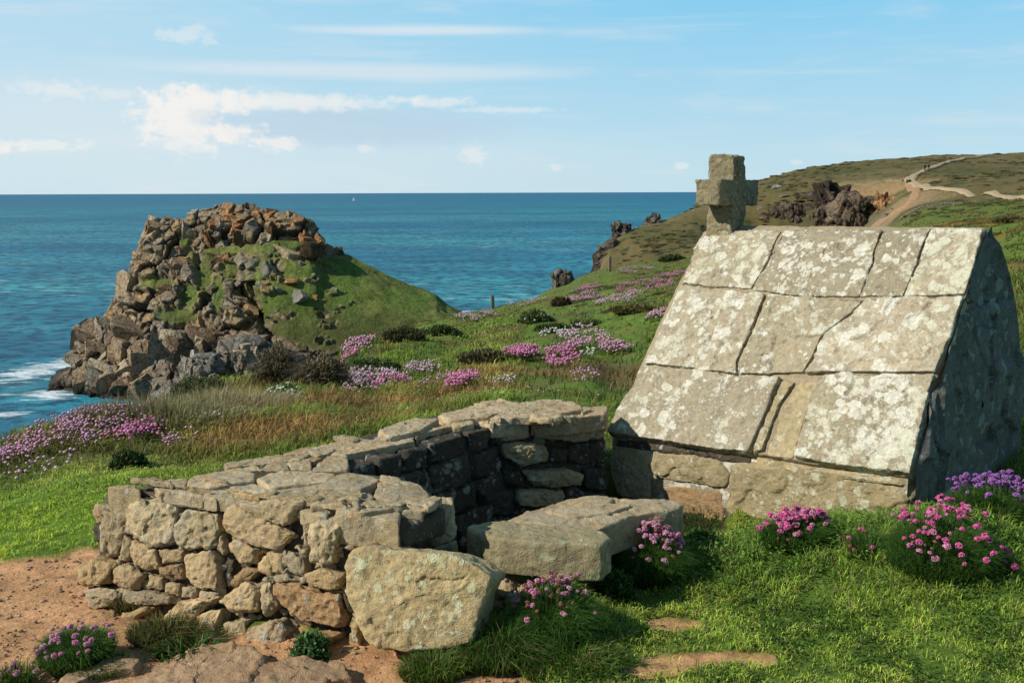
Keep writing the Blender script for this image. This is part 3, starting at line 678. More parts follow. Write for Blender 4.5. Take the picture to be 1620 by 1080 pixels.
# ---- front wall (left of the basin)
zt = .43
wroot = empty('rubble_wall', (-1.1, 3.95, -.06), 'low broad rubble wall of tan stones in front left of the small stone house, beside the dirt', 'stone wall')
nW = np.array([-.36, -.91, .2]); fW = Frame((-.83, 3.87, zt), nW)
core = Frame((-.83, 3.87, zt)-np.array(nW)/np.linalg.norm(nW)*.055, nW)
face_stone(wroot, core, [(150, 782), (480, 812), (575, 822), (575, 905), (560, 1035), (400, 1025), (260, 985), (150, 945)], .30, 'core', 'rubble_core', amp=.5, res=.012, rnd=.03)
tanst = [ # (outline, material, depth, push)
 (Z1([(268,165),(420,165),(535,205),(525,400),(410,430),(285,355)]), 'wall_grey', .16, .012),
 (Z1([(590,222),(745,235),(770,330),(740,430),(560,430),(520,330)]), 'wall_grey', .15, .010),
 (Z1([(150,225),(255,235),(270,330),(200,490),(110,430)]), 'cap', .14, .0),
 (Z1([(75,195),(148,205),(140,300),(70,300),(52,260)]), 'cap', .14, -.03),
 (Z1([(52,300),(132,310),(105,430),(70,390)]), 'shade', .14, -.035),
 ([(352,804),(372,798),(420,822),(465,847),(440,868),(412,866),(357,841)], 'wall', .14, .012),
 ([(378,795),(425,791),(477,793),(467,812),(453,830),(433,828)], 'cap', .14, .006),
 (Z1([(245,345),(282,395),(268,500),(215,500)]), 'cap', .1, -.012),
 (Z1([(300,385),(425,440),(435,545),(330,545),(275,470)]), 'wall', .12, .0),
 (Z1([(440,440),(570,435),(570,505),(450,510)]), 'wall', .1, -.006),
 (Z1([(577,460),(730,442),(762,490),(772,655),(610,620),(580,560)]), 'wall', .14, .016),
 (Z1([(775,500),(825,490),(825,640),(782,655)]), 'core', .1, -.02),
 (Z1([(30,530),(120,480),(215,515),(185,610),(45,630)]), 'wall', .16, .03),
 (Z1([(205,540),(265,505),(355,575),(320,655),(205,625)]), 'wall', .12, .012),
 (Z1([(445,530),(560,508),(582,590),(520,600),(445,570)]), 'orange', .12, .014),
 (Z1([(387,570),(455,590),(462,650),(378,640)]), 'wall', .1, .0),
 (Z1([(475,610),(550,620),(550,680),(470,670)]), 'wall', .1, .0),
 (Z1([(565,635),(640,640),(640,690),(562,690)]), 'mortar', .08, .0),
 (Z1([(650,650),(765,668),(760,690),(650,700)]), 'mortar', .08, .0),
 (Z1([(45,640),(160,635),(240,660),(235,720),(85,760)]), 'mortar', .1, .012),
 (Z1([(245,650),(360,660),(460,670),(550,690),(520,725),(250,725)]), 'mortar', .1, .006),
 (Z1([(480,810),(600,700),(765,690),(700,760),(600,830),(520,850)]), 'wall', .2, .05),
 (Z1([(668,785),(790,742),(770,915),(700,900)]), 'wall', .16, .04),
 (Z1([(805,822),(920,812),(930,920),(812,928)]), 'wall_grey', .16, .03),
 (Z1([(782,705),(920,605),(998,632),(978,762),(860,772)]), 'wall', .16, .03),
 (Z1([(992,620),(1040,612),(1078,730),(1005,798)]), 'wall_grey', .12, .014),
 (Z1([(832,600),(900,532),(985,542),(930,605),(832,650)]), 'orange', .1, .006),
 (Z1([(812,412),(860,372),(970,440),(950,515),(870,500)]), 'wall', .12, .008),
 (Z1([(957,512),(1040,442),(1048,590),(982,560)]), 'wall', .12, .004),
 (Z1([(1050,450),(1100,440),(1140,520),(1060,560)]), 'mortar', .1, -.012),
 (Z1([(747,432),(770,345),(800,450),(772,470)]), 'cap', .1, -.004),
 (Z1([(1000,580),(1050,600),(1040,625),(985,600)]), 'mortar', .08, -.006),
 (Z2([(278,332),(330,290),(412,320),(398,450),(378,518),(292,500)]), 'wall_grey', .2, .03),
 (Z2([(147,455),(240,482),(255,588),(158,555)]), 'mortar', .12, .0),
 (Z2([(252,560),(330,537),(428,560),(408,638),(272,618)]), 'wall', .14, .02),
 (Z2([(112,602),(250,622),(418,667),(448,770),(428,808),(252,778),(132,700)]), 'orange', .18, .036),
 (Z2([(38,612),(80,602),(123,710),(57,772)]), 'wall_grey', .12, .012),
 (Z2([(2,825),(130,772),(190,822),(170,900),(100,920),(0,880)]), 'cap', .2, .06),
 (Z2([(290,832),(420,846),(398,888),(340,882)]), 'orange', .14, .06),
 (Z2([(60,460),(130,470),(150,560),(85,560)]), 'wall', .1, .0),
 (Z2([(90,575),(150,560),(240,600),(110,600)]), 'mortar', .08, .0),
 (Z2([(235,325),(275,305),(272,440),(248,450)]), 'cap', .12, .0),
 (Z2([(480,760),(520,780),(520,895),(488,890)]), 'wall', .12, .03),
 (Z2([(420,650),(470,700),(475,760),(450,760)]), 'core', .1, -.01),
 (Z2([(250,600),(420,645),(418,662),(260,622)]), 'mortar', .06, .0),
 (Z2([(200,430),(250,455),(240,480),(190,440)]), 'mortar', .06, -.006),
 (Z2([(420,930),(470,900),(560,925),(640,940),(690,1000),(560,985),(430,965)]), 'wall', .12, .06),
 (Z1([(20,862),(90,772),(240,752),(262,800),(245,850),(130,890)]), 'orange', .22, .07),
 (Z1([(262,770),(400,735),(425,745),(300,830),(262,860)]), 'wall', .2, .03),
 (Z1([(640,940),(740,922),(760,965),(650,975)]), 'cap', .12, .04),
 (Z1([(440,880),(480,870),(490,950),(450,960)]), 'wall', .12, .03),
]
for (pl, mt, dp, ps) in tanst:
    face_stone(wroot, fW, pl, dp, mt, 'stone', ps, (random.uniform(-.06, .06), random.uniform(-.05, .1)), rnd=.012, bulge=.008, amp=.95, res=.005, fine=1.5, facet=1.25)
# small chinking stones and crumbled mortar in the joints
ch = Acc(); rr_ = np.random.default_rng(12)
polys = [fW.px(p[0]) for p in tanst]
for _ in range(300):
    px, py = rr_.uniform(150, 560), rr_.uniform(800, 1020)
    q = fW.px([(px, py)])[0]
    if py > 960+(px-150)*.18: continue
    s_ = rr_.uniform(.006, .022); V, F = rock(2, rr_, 7, (.4, .8)); V = V*[s_*1.3, s_, s_]
    P = fW.w(V+np.array([q[0], q[1], rr_.uniform(-.045, -.02)])); g_ = rr_.uniform(.7, 1.2)
    ch.add(P, F)
o = put('chinking', np.concatenate(ch.V), np.concatenate(ch.F), 'mortar', wroot); o['kind'] = 'stuff'

def top_slab(root, poly, z, th, mat, name='coping_stone', slope=(0, 0), clip=False, **kw):
    fr = Frame((0, 0, z), (slope[0], slope[1], 1), up=(0, 1, 0)); kw = {**dict(rnd=.010, bulge=.003, amp=.5, res=.0065), **kw}
    q = fr.px(poly)
    if clip is not False:
        P = fr.w(np.c_[q, 0*q[:, :1]]); dd = np.maximum((P-fW.o)@fW.n-clip, 0)[:, None]; P = P-np.array([fW.n[0], fW.n[1], 0])*dd; q = np.stack([(P-fr.o)@fr.ex, (P-fr.o)@fr.ey], 1)
    V, F = stone(q, th, seed=nseed(), **kw); return put(name, fr.w(V), F, mat, root)
caps = [
 (Z1([(80,135),(150,100),(320,90),(300,128),(262,155),(150,168),(82,180)]), .43, .13),
 (Z1([(150,168),(262,150),(262,165),(262,215),(165,215)]), .40, .1),
 (Z1([(470,140),(530,112),(640,150),(645,212),(500,180)]), .445, .06),
 (Z1([(655,160),(700,130),(850,165),(830,195),(655,205)]), .44, .055),
 (Z3([(130,285),(250,262),(350,270),(345,298),(200,322),(120,312)]), .452, .06),
 (Z3([(350,288),(430,262),(520,264),(622,275),(600,300),(400,320)]), .455, .06),
 (Z3([(600,282),(660,268),(742,282),(770,298),(700,330),(560,322)]), .462, .07),
 (Z3([(765,300),(820,292),(900,308),(940,340),(930,368),(820,375),(748,345)]), .458, .10),
 (Z3([(400,335),(560,322),(750,345),(742,365),(520,378),(388,362)]), .452, .06),
 (Z3([(2,305),(60,292),(125,290),(112,330),(2,345)]), .438, .06),
 (Z3([(130,315),(200,322),(340,305),(395,325),(385,345),(280,335),(170,345),(125,340)]), .438, .06),
 (Z3([(170,345),(280,338),(400,342),(388,368),(290,368),(230,352)]), .44, .05),
 (Z3([(528,357),(620,352),(645,378),(530,392)]), .455, .05),
 (Z3([(630,385),(780,372),(840,385),(700,412),(590,412)]), .455, .06),
 (Z3([(2,350),(90,338),(165,345),(170,355),(60,362)]), .442, .05),
 (Z3([(290,368),(400,360),(510,362),(500,385),(400,400),(290,385)]), .435, .06),
 (Z3([(400,315),(600,302),(690,330),(560,325),(400,335)]), .44, .05),
 (Z3([(500,385),(600,392),(590,420),(510,430),(500,400)]), .43, .06),
 (Z3([(690,412),(840,388),(835,440),(760,425),(600,440),(600,415)]), .435, .12),
 (Z3([(820,378),(930,370),(915,400),(840,400)]), .44, .1),
]
for (pl, z, th) in caps: top_slab(wroot, pl, z, th, 'cap', amp=.55, knock=.4, clip=random.uniform(.0, .02))
top_slab(wroot, [(150, 790), (170, 772), (260, 765), (300, 752), (420, 742), (530, 745), (640, 762), (700, 790), (700, 812), (640, 835), (480, 812), (300, 800)], .405, .10, 'core', 'rubble_fill', clip=-.05, res=.012, rnd=.03)
# thin flakes lying on the wall top, split off the coping
fr_ = np.random.default_rng(44)
for _ in range(24):
    px, py = fr_.uniform(190, 690), fr_.uniform(752, 812)
    if py > 800 and px < 420 or py < 765 and px < 300: continue
    w_ = fr_.uniform(14, 46); hh_ = w_*fr_.uniform(.18, .34); an = np.sort(fr_.uniform(0, 2*pi, 7)); rs = fr_.uniform(.6, 1, 7)
    top_slab(wroot, [(px+w_*math.cos(a)*r_, py+hh_*math.sin(a)*r_) for a, r_ in zip(an, rs)], .462+fr_.uniform(-.006, .014), fr_.uniform(.014, .03), fr_.choice(['cap', 'wall_grey', 'wall']), 'flake', rnd=.004, amp=.9, res=.007, clip=-.02, facet=1.3)
# right end of the front wall: return face in the painted shade tone, and end blocks
face_stone(wroot, Frame(on_z(548, 818, .42), (.50, -.86, .0)), Z2([(480,300),(640,240),(700,272),(712,430),(640,445),(480,440),(415,500),(420,330)]), .25, 'shade', 'stone', rnd=.02, facet=1.3)
face_stone(wroot, Frame(on_z(700, 800, .42)+np.array([.02, .02, 0]), (.02, -1, .1)), Z2([(808,300),(872,215),(948,215),(965,400),(862,440),(822,420)]), .08, 'wall_grey', 'stone', rnd=.02)
face_stone(wroot, Frame(on_z(705, 810, .36), (.0, -1, .1)), Z2([(838,465),(960,420),(972,485),(900,475)]), .08, 'cap', 'stone', rnd=.015)

# ---- boulder that closes the wall
B0 = np.array([-.42, 3.50, 0.05])
bo = empty('boulder', (B0[0], B0[1], -.05), 'big pale leaning slab with yellow lichen at the right end of the rubble wall', 'boulder')
face_stone(bo, Frame(B0, (-.22, -.93, .28)), Z2([(425,510),(470,450),(530,420),(700,450),(960,480),(1080,535),(1135,590),(1100,680),(1070,800),(1040,890),(860,930),(600,930),(535,880),(490,740),(440,640)]), .20, 'boulder', 'rock_face', rnd=.02, bulge=.008, amp=.85, res=.0055, facet=.6, fine=1.2, knock=.2)
# rubble between boulder and step
for (pl, mt, nm) in [(Z2([(1085,765),(1130,690),(1190,690),(1180,760),(1110,800)]), 'orange', 'orange footing stone wedged between the pale boulder and the step block'),
                 (Z2([(1130,622),(1190,600),(1240,640),(1210,680),(1140,672)]), 'wall', 'small tan stone right of the top of the pale boulder'),
                 (Z2([(1190,650),(1290,640),(1300,760),(1200,760)]), 'wall', 'tan stone under the step block behind the budding thrift')]:
    fr = Frame(on_z(770, 930, .1), (-.2, -.95, .1)); V, F = stone(fr.px(pl), .16, seed=nseed(), rnd=.02, res=.006); W = fr.w(V); c0 = W.mean(0)
    tag(link('footing_stone', mk_mesh('footing_stone', W-c0, F, M[mt]), None, c0), nm, 'stone')

# ---- step slabs at the entrance
zs = .30
p_ = on_z(745, 830, zs)
tag(s1 := empty('step_block', (p_[0]+.3, p_[1]+.1, 0), 'thick lichen covered stone block at the mouth of the basin, right of the pale boulder', 'stone block'), None)
top_slab(s1, [(738,832),(760,824),(830,822),(930,830),(968,848),(950,862),(868,860),(790,852),(742,840)], zs, .15, 'slab', 'block_body', rnd=.018, res=.006, knock=.2)
top_slab(s1, [(762,838),(800,828),(900,830),(952,846),(940,856),(868,858),(795,850)], .165, .32, 'mortar', 'footing', rnd=.03, res=.01, amp=1.2)
s2 = empty('threshold_slab', (on_z(920, 800, .30)[0], on_z(920, 800, .30)[1], 0), 'flat brown weathered slab reaching from the step block to the foot of the stone house', 'stone slab')
top_slab(s2, [(796,822),(840,808),(900,790),(940,784),(1000,790),(1062,788),(1082,797),(1068,806),(1020,812),(985,822),(945,838),(880,832)], .306, .14, 'cap', 'slab_body', rnd=.015, res=.007, facet=1.2, knock=.2)
top_slab(s2, [(860,806),(930,792),(1000,798),(960,812),(900,816)], .322, .03, 'cap', 'flake', rnd=.008, res=.007)
top_slab(s2, [(985,822),(1035,810),(1080,803),(1082,812),(1030,828)], .27, .16, 'slab', 'stone', rnd=.02, res=.008)
top_slab(s2, [(815,830),(930,835),(1020,812),(1050,797),(900,800)], .24, .40, 'core', 'rubble_fill', rnd=.02, res=.015)

# ---- rear wall of the basin
rroot = empty('basin_wall', (-.5, 5.6, 0), 'long dry stone wall behind the basin, its inner face in deep shade, running up to the stone house', 'stone wall')
zr = .37
pA = on_z(560, 735, zr); pB = on_z(783, 672, zr); pC = on_z(963, 655, zr)
dAB = (pB-pA)/np.linalg.norm(pB-pA); nAB = np.array([dAB[1], -dAB[0], 0]); dBC = (pC-pB)/np.linalg.norm(pC-pB); nBC = np.array([dBC[1], -dBC[0], 0])
fAB = Frame(pA, nAB)
def rectpoly(fr, x0, x1, y0, y1): return np.array([(x0, y0), (x1, y0), (x1, y1), (x0, y1)])
LAB = np.linalg.norm(pB-pA)
def add_stone(root, fr, q, depth, mat, name, push=0, **kw):
    V, F = stone(q, depth, seed=nseed(), **kw); V[:, 2] += push; return put(name, fr.w(V), F, mat, root)
x0 = (pA@fAB.ex)-(fAB.o@fAB.ex)
sgn = 1 if dAB@fAB.ex > 0 else -1
# inner face of the long side: courses of stones with shade painted into their colour
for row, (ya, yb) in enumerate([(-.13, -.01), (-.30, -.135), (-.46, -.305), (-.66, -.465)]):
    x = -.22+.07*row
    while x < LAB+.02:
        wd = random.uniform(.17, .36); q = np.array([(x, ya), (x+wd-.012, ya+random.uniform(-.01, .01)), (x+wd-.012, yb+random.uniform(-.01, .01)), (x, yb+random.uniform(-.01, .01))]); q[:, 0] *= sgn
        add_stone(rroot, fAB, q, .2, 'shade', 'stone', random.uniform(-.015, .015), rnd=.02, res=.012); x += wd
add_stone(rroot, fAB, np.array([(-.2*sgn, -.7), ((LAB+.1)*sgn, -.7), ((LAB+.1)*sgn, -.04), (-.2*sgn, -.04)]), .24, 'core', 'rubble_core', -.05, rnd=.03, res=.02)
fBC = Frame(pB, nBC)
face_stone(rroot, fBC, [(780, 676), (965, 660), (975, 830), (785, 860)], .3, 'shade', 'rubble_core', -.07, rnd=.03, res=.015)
for (pl, mt, ps) in [
 (Z3([(1140,115),(1270,100),(1285,150),(1205,168),(1155,165)]), 'cap', .0),
 (Z3([(1272,98),(1400,84),(1532,72),(1530,150),(1420,165),(1285,150)]), 'cap', .025),
 (Z3([(1185,180),(1240,168),(1332,178),(1335,232),(1240,250),(1190,215)]), 'roof_base', .02),
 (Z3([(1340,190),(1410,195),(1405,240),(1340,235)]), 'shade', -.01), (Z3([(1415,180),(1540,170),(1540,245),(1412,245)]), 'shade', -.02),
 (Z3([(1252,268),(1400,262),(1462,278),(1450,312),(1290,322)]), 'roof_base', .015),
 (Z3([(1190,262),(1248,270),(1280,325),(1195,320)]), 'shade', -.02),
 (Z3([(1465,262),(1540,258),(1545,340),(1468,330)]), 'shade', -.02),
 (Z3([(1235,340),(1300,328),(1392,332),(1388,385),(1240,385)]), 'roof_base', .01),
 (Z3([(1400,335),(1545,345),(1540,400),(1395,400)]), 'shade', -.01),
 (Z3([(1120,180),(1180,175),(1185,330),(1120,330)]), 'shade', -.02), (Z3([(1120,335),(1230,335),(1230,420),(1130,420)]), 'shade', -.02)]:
    face_stone(rroot, fBC, pl, .16, mt, 'stone', ps, rnd=.02, res=.007)
rt = [
 (Z3([(245,240),(340,222),(430,212),(540,207),(500,230),(350,245),(250,255)]), .375, .06),
 (Z3([(425,210),(560,178),(700,152),(765,160),(640,195),(560,215),(540,208)]), .385, .05),
 (Z3([(760,128),(860,90),(970,88),(905,130),(800,152)]), .41, .06),
 (Z3([(600,205),(700,162),(800,150),(885,150),(886,166),(780,186),(700,202),(640,212)]), .385, .06),
 (Z3([(885,132),(1080,92),(1088,108),(1000,118),(960,128),(890,150)]), .39, .07),
 (Z3([(960,75),(1080,42),(1180,20),(1255,38),(1135,82),(1000,97)]), .40, .06),
 (Z3([(1130,88),(1200,55),(1260,30),(1350,26),(1442,35),(1452,60),(1270,84)]), .41, .05),
 (Z3([(1275,92),(1390,66),(1442,50),(1540,44),(1532,74),(1400,88)]), .385, .10),
 (Z3([(1085,95),(1130,88),(1260,82),(1268,98),(1145,112)]), .375, .08),
 (Z3([(250,255),(350,245),(370,262),(360,280),(250,275)]), .365, .06),
 (Z3([(360,262),(400,235),(455,240),(470,270),(365,272)]), .385, .07),
 (Z3([(455,232),(535,225),(540,262),(475,268)]), .385, .08),
 (Z3([(548,250),(600,212),(660,208),(665,262),(540,270)]), .38, .13),
 (Z3([(500,232),(560,215),(600,212),(545,235)]), .37, .06)]
for (pl, z, th) in rt: top_slab(rroot, pl, z, th, 'cap', amp=.6, knock=.4)
for _ in range(16):
    u_ = fr_.random(); px = 430+u_*510; py = np.interp(px, [240, 440, 600, 800, 950], [738, 722, 690, 655, 648])+fr_.uniform(-14, 10)
    w_ = fr_.uniform(10, 34); hh_ = w_*fr_.uniform(.16, .3); an = np.sort(fr_.uniform(0, 2*pi, 7)); rs = fr_.uniform(.6, 1, 7)
    top_slab(rroot, [(px+w_*math.cos(a)*r_, py+hh_*math.sin(a)*r_) for a, r_ in zip(an, rs)], np.interp(px, [300, 600, 800, 950], [.385, .395, .41, .40])+fr_.uniform(0, .02), fr_.uniform(.016, .04), fr_.choice(['cap', 'wall_grey']), 'flake', rnd=.004, amp=.9, res=.009, facet=1.3)
top_slab(rroot, Z3([(120,290),(250,250),(430,216),(760,135),(1000,70),(1180,30),(1440,40),(1530,60),(1530,78),(1270,92),(1140,104),(1080,100),(890,150),(660,200),(540,262),(350,275),(240,300)]), .345, .16, 'core', 'rubble_fill', res=.02, rnd=.03, smooth=1)
tag(link('stone', None) if False else rroot, None)

FRONT = [on_z(x, y, zt) for x, y in [(140, 800), (150, 765), (260, 760), (300, 742), (420, 736), (540, 740), (640, 755), (720, 782), (725, 830), (690, 860), (560, 880), (480, 850), (250, 815)]]
BASIN = PIT
REAR = [on_z(x, y, .37) for x, y in Z3([(100,300),(240,236),(430,202),(760,118),(1000,60),(1180,10),(1440,20),(1560,40),(1560,110),(1140,140),(900,190),(540,275),(240,310)])]
# ---- the little stone house over the spring
a_ = radians(42); nn = np.array([sin(a_), cos(a_), 0]); uu = np.array([cos(a_), -sin(a_), 0]); up = np.array([0, 0, 1.])
ER = on_z(1440, 756, .27); EL = on_plane(957, 689, ER, nn)
def ridge(px, py, base):           # point of the ridge: on the gable plane through the eave corner
    return on_plane(px, py, base, uu)
RR = ridge(1563, 340, ER); RL = ridge(1117, 341, EL)
print('ER', ER, 'EL', EL, 'RR', RR, 'RL', RL)
hroot = empty('well_house', ((EL+ER)/2)[:2].tolist()+[-.1], 'small stone spring house with steep lichen blotched slab roof and pointed gable', 'stone house')
L0 = np.linalg.norm(ER-EL); W0 = .5*(np.linalg.norm(RR-ER)+np.linalg.norm(RL-EL))
fN = np.cross(ER-EL, RR-ER); fN /= np.linalg.norm(fN); fN = fN if fN[1] < 0 else -fN
def surf(s, t): return (EL*(1-s)[:, None]+ER*s[:, None])*(1-t)[:, None]+(RL*(1-s)[:, None]+RR*s[:, None])*t[:, None]
def st_of(px, py):
    P = on_plane(px, py, (EL+ER+RL+RR)/4, fN); x = np.array([.5, .5])
    d = ray(px, py)
    for _ in range(12):
        s, t_ = x; f_ = lambda s, t_: proj(surf(np.array([s]), np.array([t_]))[0]+fN*curve(np.array([t_]))[0])
        q = f_(s, t_); e1 = f_(s+1e-4, t_); e2 = f_(s, t_+1e-4)
        J = np.array([[(e1[0]-q[0])/1e-4, (e2[0]-q[0])/1e-4], [(e1[1]-q[1])/1e-4, (e2[1]-q[1])/1e-4]])
        x = x+np.linalg.solve(J, [px-q[0], py-q[1]])
    return x
def curve(t_): return -.065*np.clip((t_-.82)/.18, 0, 1.3)**2+.018*np.sin(pi*np.clip(t_, 0, 1))
def roof_map(V):
    s = V[:, 0]/L0; t_ = V[:, 1]/W0
    return surf(s, t_)+fN*(V[:, 2]+curve(t_))[:, None]
def roof_slab(poly, mat='roof', depth=.09, push=0, **kw):
    q = np.array([st_of(x, y) for x, y in poly])*[L0, W0]
    kw = {**dict(rnd=.009, bulge=.002, amp=.6, res=.0065, smooth=1, facet=.9, knock=.12, fine=1.3), **kw}
    V, F = stone(q, depth, seed=nseed(), **kw); V[:, 2] += push
    return put('roof_slab', roof_map(V), F, mat, hroot)
slabs = [
 [(1078,447),(1095,400),(1112,366),(1236,364),(1214,410),(1188,457),(1130,452)],
 [(1191,458),(1217,411),(1241,364),(1320,362),(1396,363),(1380,412),(1358,468),(1266,468)],
 [(1361,468),(1383,412),(1400,363),(1472,361),(1450,415),(1428,468)],
 [(1431,468),(1453,415),(1476,361),(1556,360),(1543,410),(1527,464),(1480,468)],
 [(1022,574),(1048,515),(1076,453),(1130,457),(1212,464),(1190,518),(1166,572),(1165,592),(1090,582)],
 [(1169,592),(1170,573),(1196,520),(1218,466),(1262,471),(1368,474),(1340,500),(1303,527),(1288,558),(1271,590)],
 [(1276,589),(1291,560),(1307,529),(1344,503),(1372,474),(1440,472),(1524,470),(1505,528),(1480,589),(1380,590)],
 [(960,685),(990,630),(1020,579),(1090,587),(1165,596),(1234,597),(1215,645),(1190,703),(1184,716),(1100,707)],
 [(1238,600),(1258,603),(1240,628),(1228,650),(1213,690),(1204,712),(1190,716),(1194,702),(1218,648)],
 [(1264,605),(1294,600),(1284,618),(1268,668),(1252,724),(1212,718),(1218,692),(1233,652)],
 [(1298,600),(1330,594),(1400,594),(1478,594),(1462,660),(1442,752),(1350,738),(1256,725),(1272,668),(1288,618)]]
for i, pl in enumerate(slabs):
    if i == 8: roof_slab(pl, 'roof_base', push=.004)
    elif i == 9: roof_slab(pl, 'roof_base', push=-.016)
    else: roof_slab(pl, 'roof', push=[0, 0, 0, .004, .010, .010, .016, .024, 0, 0, .026][i])
# bed of mortar beneath, following the same curve
q = np.array([(.0, .01), (1, .01), (1, .99), (0, .99)])*[L0, W0]; q = np.array([(.012*L0, .012*W0), (.992*L0, .012*W0), (.992*L0, .985*W0), (.012*L0, .985*W0)])
V, F = stone(q, .14, seed=nseed(), rnd=.02, amp=.35, res=.010, smooth=1, knock=.1); V[:, 2] -= .024
put('mortar_bed', roof_map(V), F, 'mortar', hroot)
# the body: pointed cross-section lofted along the house, closed at both gables
hw = np.linalg.norm((RR-ER)[:2])
def profile(E, R, off=.05):                 # points from front foot, up the front slope, over the ridge, down the back
    pts = []
    ins = nn*.05
    w_ = np.linalg.norm((R-E)[:2]); BE = E+nn*2*w_*.97; zb = -.45
    pts.append(np.array([*(E+ins)[:2], zb])); pts.append(np.array([*(E+ins)[:2], E[2]-.01]))
    for t_ in np.linspace(0.02, 1, 16):
        pts.append(E*(1-t_)+R*t_+fN*(curve(np.array([t_]))[0]-off))
    for t_ in np.linspace(.02, 1, 18):
        Q = R*(1-t_)+BE*t_; bl = .20*math.sin(pi*min(1, t_*1.0))**.8; Q = Q+nn*bl*.8+up*bl*.6-up*.05*(1-t_)-np.array([0, 0, .03*(t_ < .1)])
        pts.append(Q)
    pts.append(np.array([*(BE-ins)[:2], E[2]-.02])); pts.append(np.array([*(BE-ins)[:2], zb]))
    return np.array(pts)
def fine_profile(pp, n):
    s = np.r_[0, np.cumsum(np.linalg.norm(np.diff(pp, axis=0), axis=1))]; x = np.linspace(0, s[-1], n); Q = np.stack([np.interp(x, s, pp[:, i]) for i in range(3)], 1)
    for _ in range(10):
        S_ = .25*np.roll(Q, 1, 0)+.5*Q+.25*np.roll(Q, -1, 0); m_ = (Q[:, 2] > Q[:, 2].max()-.35)[:, None]; Q = np.where(m_, S_, Q)
    return Q
prL = fine_profile(profile(EL, RL), 240); prR = fine_profile(profile(ER, RR), 240)
ks = np.linspace(0.012, .985, 130)[:, None, None]
LV = prL[None]*(1-ks)+prR[None]*ks; NL = 240
V = LV.reshape(-1, 3); F = grid_faces(130, NL)
def cap_fan(ring, inward, n=46):
    c = np.array([*ring[:, :2].mean(0), ring[:, 2].mean()*.8]); k = np.linspace(1, .02, n)[:, None, None]; G = (c+(ring-c)[None]*k)
    return G.reshape(-1, 3), grid_faces(n, len(ring), True)
N = vnormals(V, F)
d = fbm(V, 3, 4, 201)*.02+fbm(V, 30, 4, 202)*.006
if ((N*(V-V.mean(0))).sum(1)).mean() < 0: F = F[:, ::-1]; N = -N
put('masonry_body', V+N*d[:, None]*.3, F, 'roof', hroot)
gR = fine_profile(profile(ER, RR, .008), 300); gL = fine_profile(profile(EL, RL, .008), 300)
for (ring, dirn, nm) in [(gR, uu, 'gable_wall'), (gL, -uu, 'gable_wall')]:
    ring = ring+dirn*(.012 if dirn is uu else -.07)
    V, F = cap_fan(ring, dirn, 60)
    N = vnormals(V, F)
    if (N@dirn).mean() < 0: F = F[:, ::-1]; N = -N
    rim = np.linspace(0, 1, 60)[:, None].repeat(len(ring), 1).ravel()
    dd = (fbm(V, 2.5, 4, 301)*.05+cell(V, 3.2, 302)[0]*.035+fbm(V, 22, 4, 303)*.008)*sstep(0, .06, rim)+.0
    # ledge where the upper stone steps back, and one crack
    dd += (-.03*sstep(1.02, 1.06, V[:, 2])+.02*sstep(.70, .66, V[:, 2]))*sstep(0, .06, rim)
    cr = np.abs((V@nn)-(ER@nn)-.28-.05*np.sin(V[:, 2]*9)-.02*vnoise(V*9, 3)); dd -= .035*sstep(.022, .0, cr)*sstep(.2, .3, V[:, 2])*sstep(.86, .78, V[:, 2])
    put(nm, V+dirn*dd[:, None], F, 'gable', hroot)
# verge stones closing the roof edge on the gable side
# back slope slabs
nb = np.array([sin(a_)*.75, cos(a_)*.75, .62]); nb /= np.linalg.norm(nb)
for (t0, t1, cuts) in [(.04, .34, (0, .3, .62, 1)), (.35, .66, (0, .42, .75, 1)), (.67, .98, (0, .35, .7, 1))]:
    for s0, s1 in zip(cuts[:-1], cuts[1:]):
        n_ = 22; SS, TT_ = np.meshgrid(np.linspace(s0+.006, s1-.006, 60), np.linspace(t0, t1, 50))
        A_l = prL; A_r = prR; i0 = 118; i1 = 214; idxf = i0+(i1-i0)*TT_; ii = idxf.astype(int); ff_ = (idxf-ii)[..., None]
        PL = prL[ii]*(1-ff_)+prL[ii+1]*ff_; PR = prR[ii]*(1-ff_)+prR[ii+1]*ff_; G = PL*(1-SS[..., None])+PR*SS[..., None]
        ed = np.minimum.reduce([(SS-s0)*L0, (s1-SS)*L0, (TT_-t0)*1.5, (t1-TT_)*1.5]); lift = .045*sstep(-.005, .02, ed)-.02
        V = (G+nb*lift[..., None]).reshape(-1, 3); V = V+nb*(fbm(V, 6, 4, 401)*.012)[:, None]; F = grid_faces(50, 60)
        N = vnormals(V, F)
        if (N@nb).mean() < 0: F = F[:, ::-1]
        put('roof_slab', V, F, 'roof', hroot)
# plinth stones under the eave
fP = Frame(ER+nn*.045, -nn)
face_stone(hroot, fP, [(962, 696), (1150, 722), (1440, 764), (1440, 880), (1150, 880), (965, 830)], .12, 'core', 'rubble_core', -.03, rnd=.03, res=.015)
for (pl, mt, ps, dp) in [
 ([(968,704),(1027,712),(1029,790),(964,786)], 'roof_base', .012, .16),
 ([(1031,713),(1085,718),(1135,724),(1157,742),(1152,771),(1100,764),(1031,754)], 'roof_base', .01, .14),
 ([(1048,765),(1100,770),(1142,777),(1145,834),(1085,820),(1045,787)], 'orange', -.004, .14),
 ([(1031,757),(1046,759),(1044,785),(1031,786)], 'mortar', .0, .1),
 ([(1159,727),(1192,733),(1300,746),(1438,765),(1442,800),(1440,870),(1300,880),(1150,880),(1150,800)], 'roof_base', .016, .16)]:
    face_stone(hroot, fP, pl, dp, mt, 'plinth_stone', ps, rnd=.014, res=.0065, amp=.7)
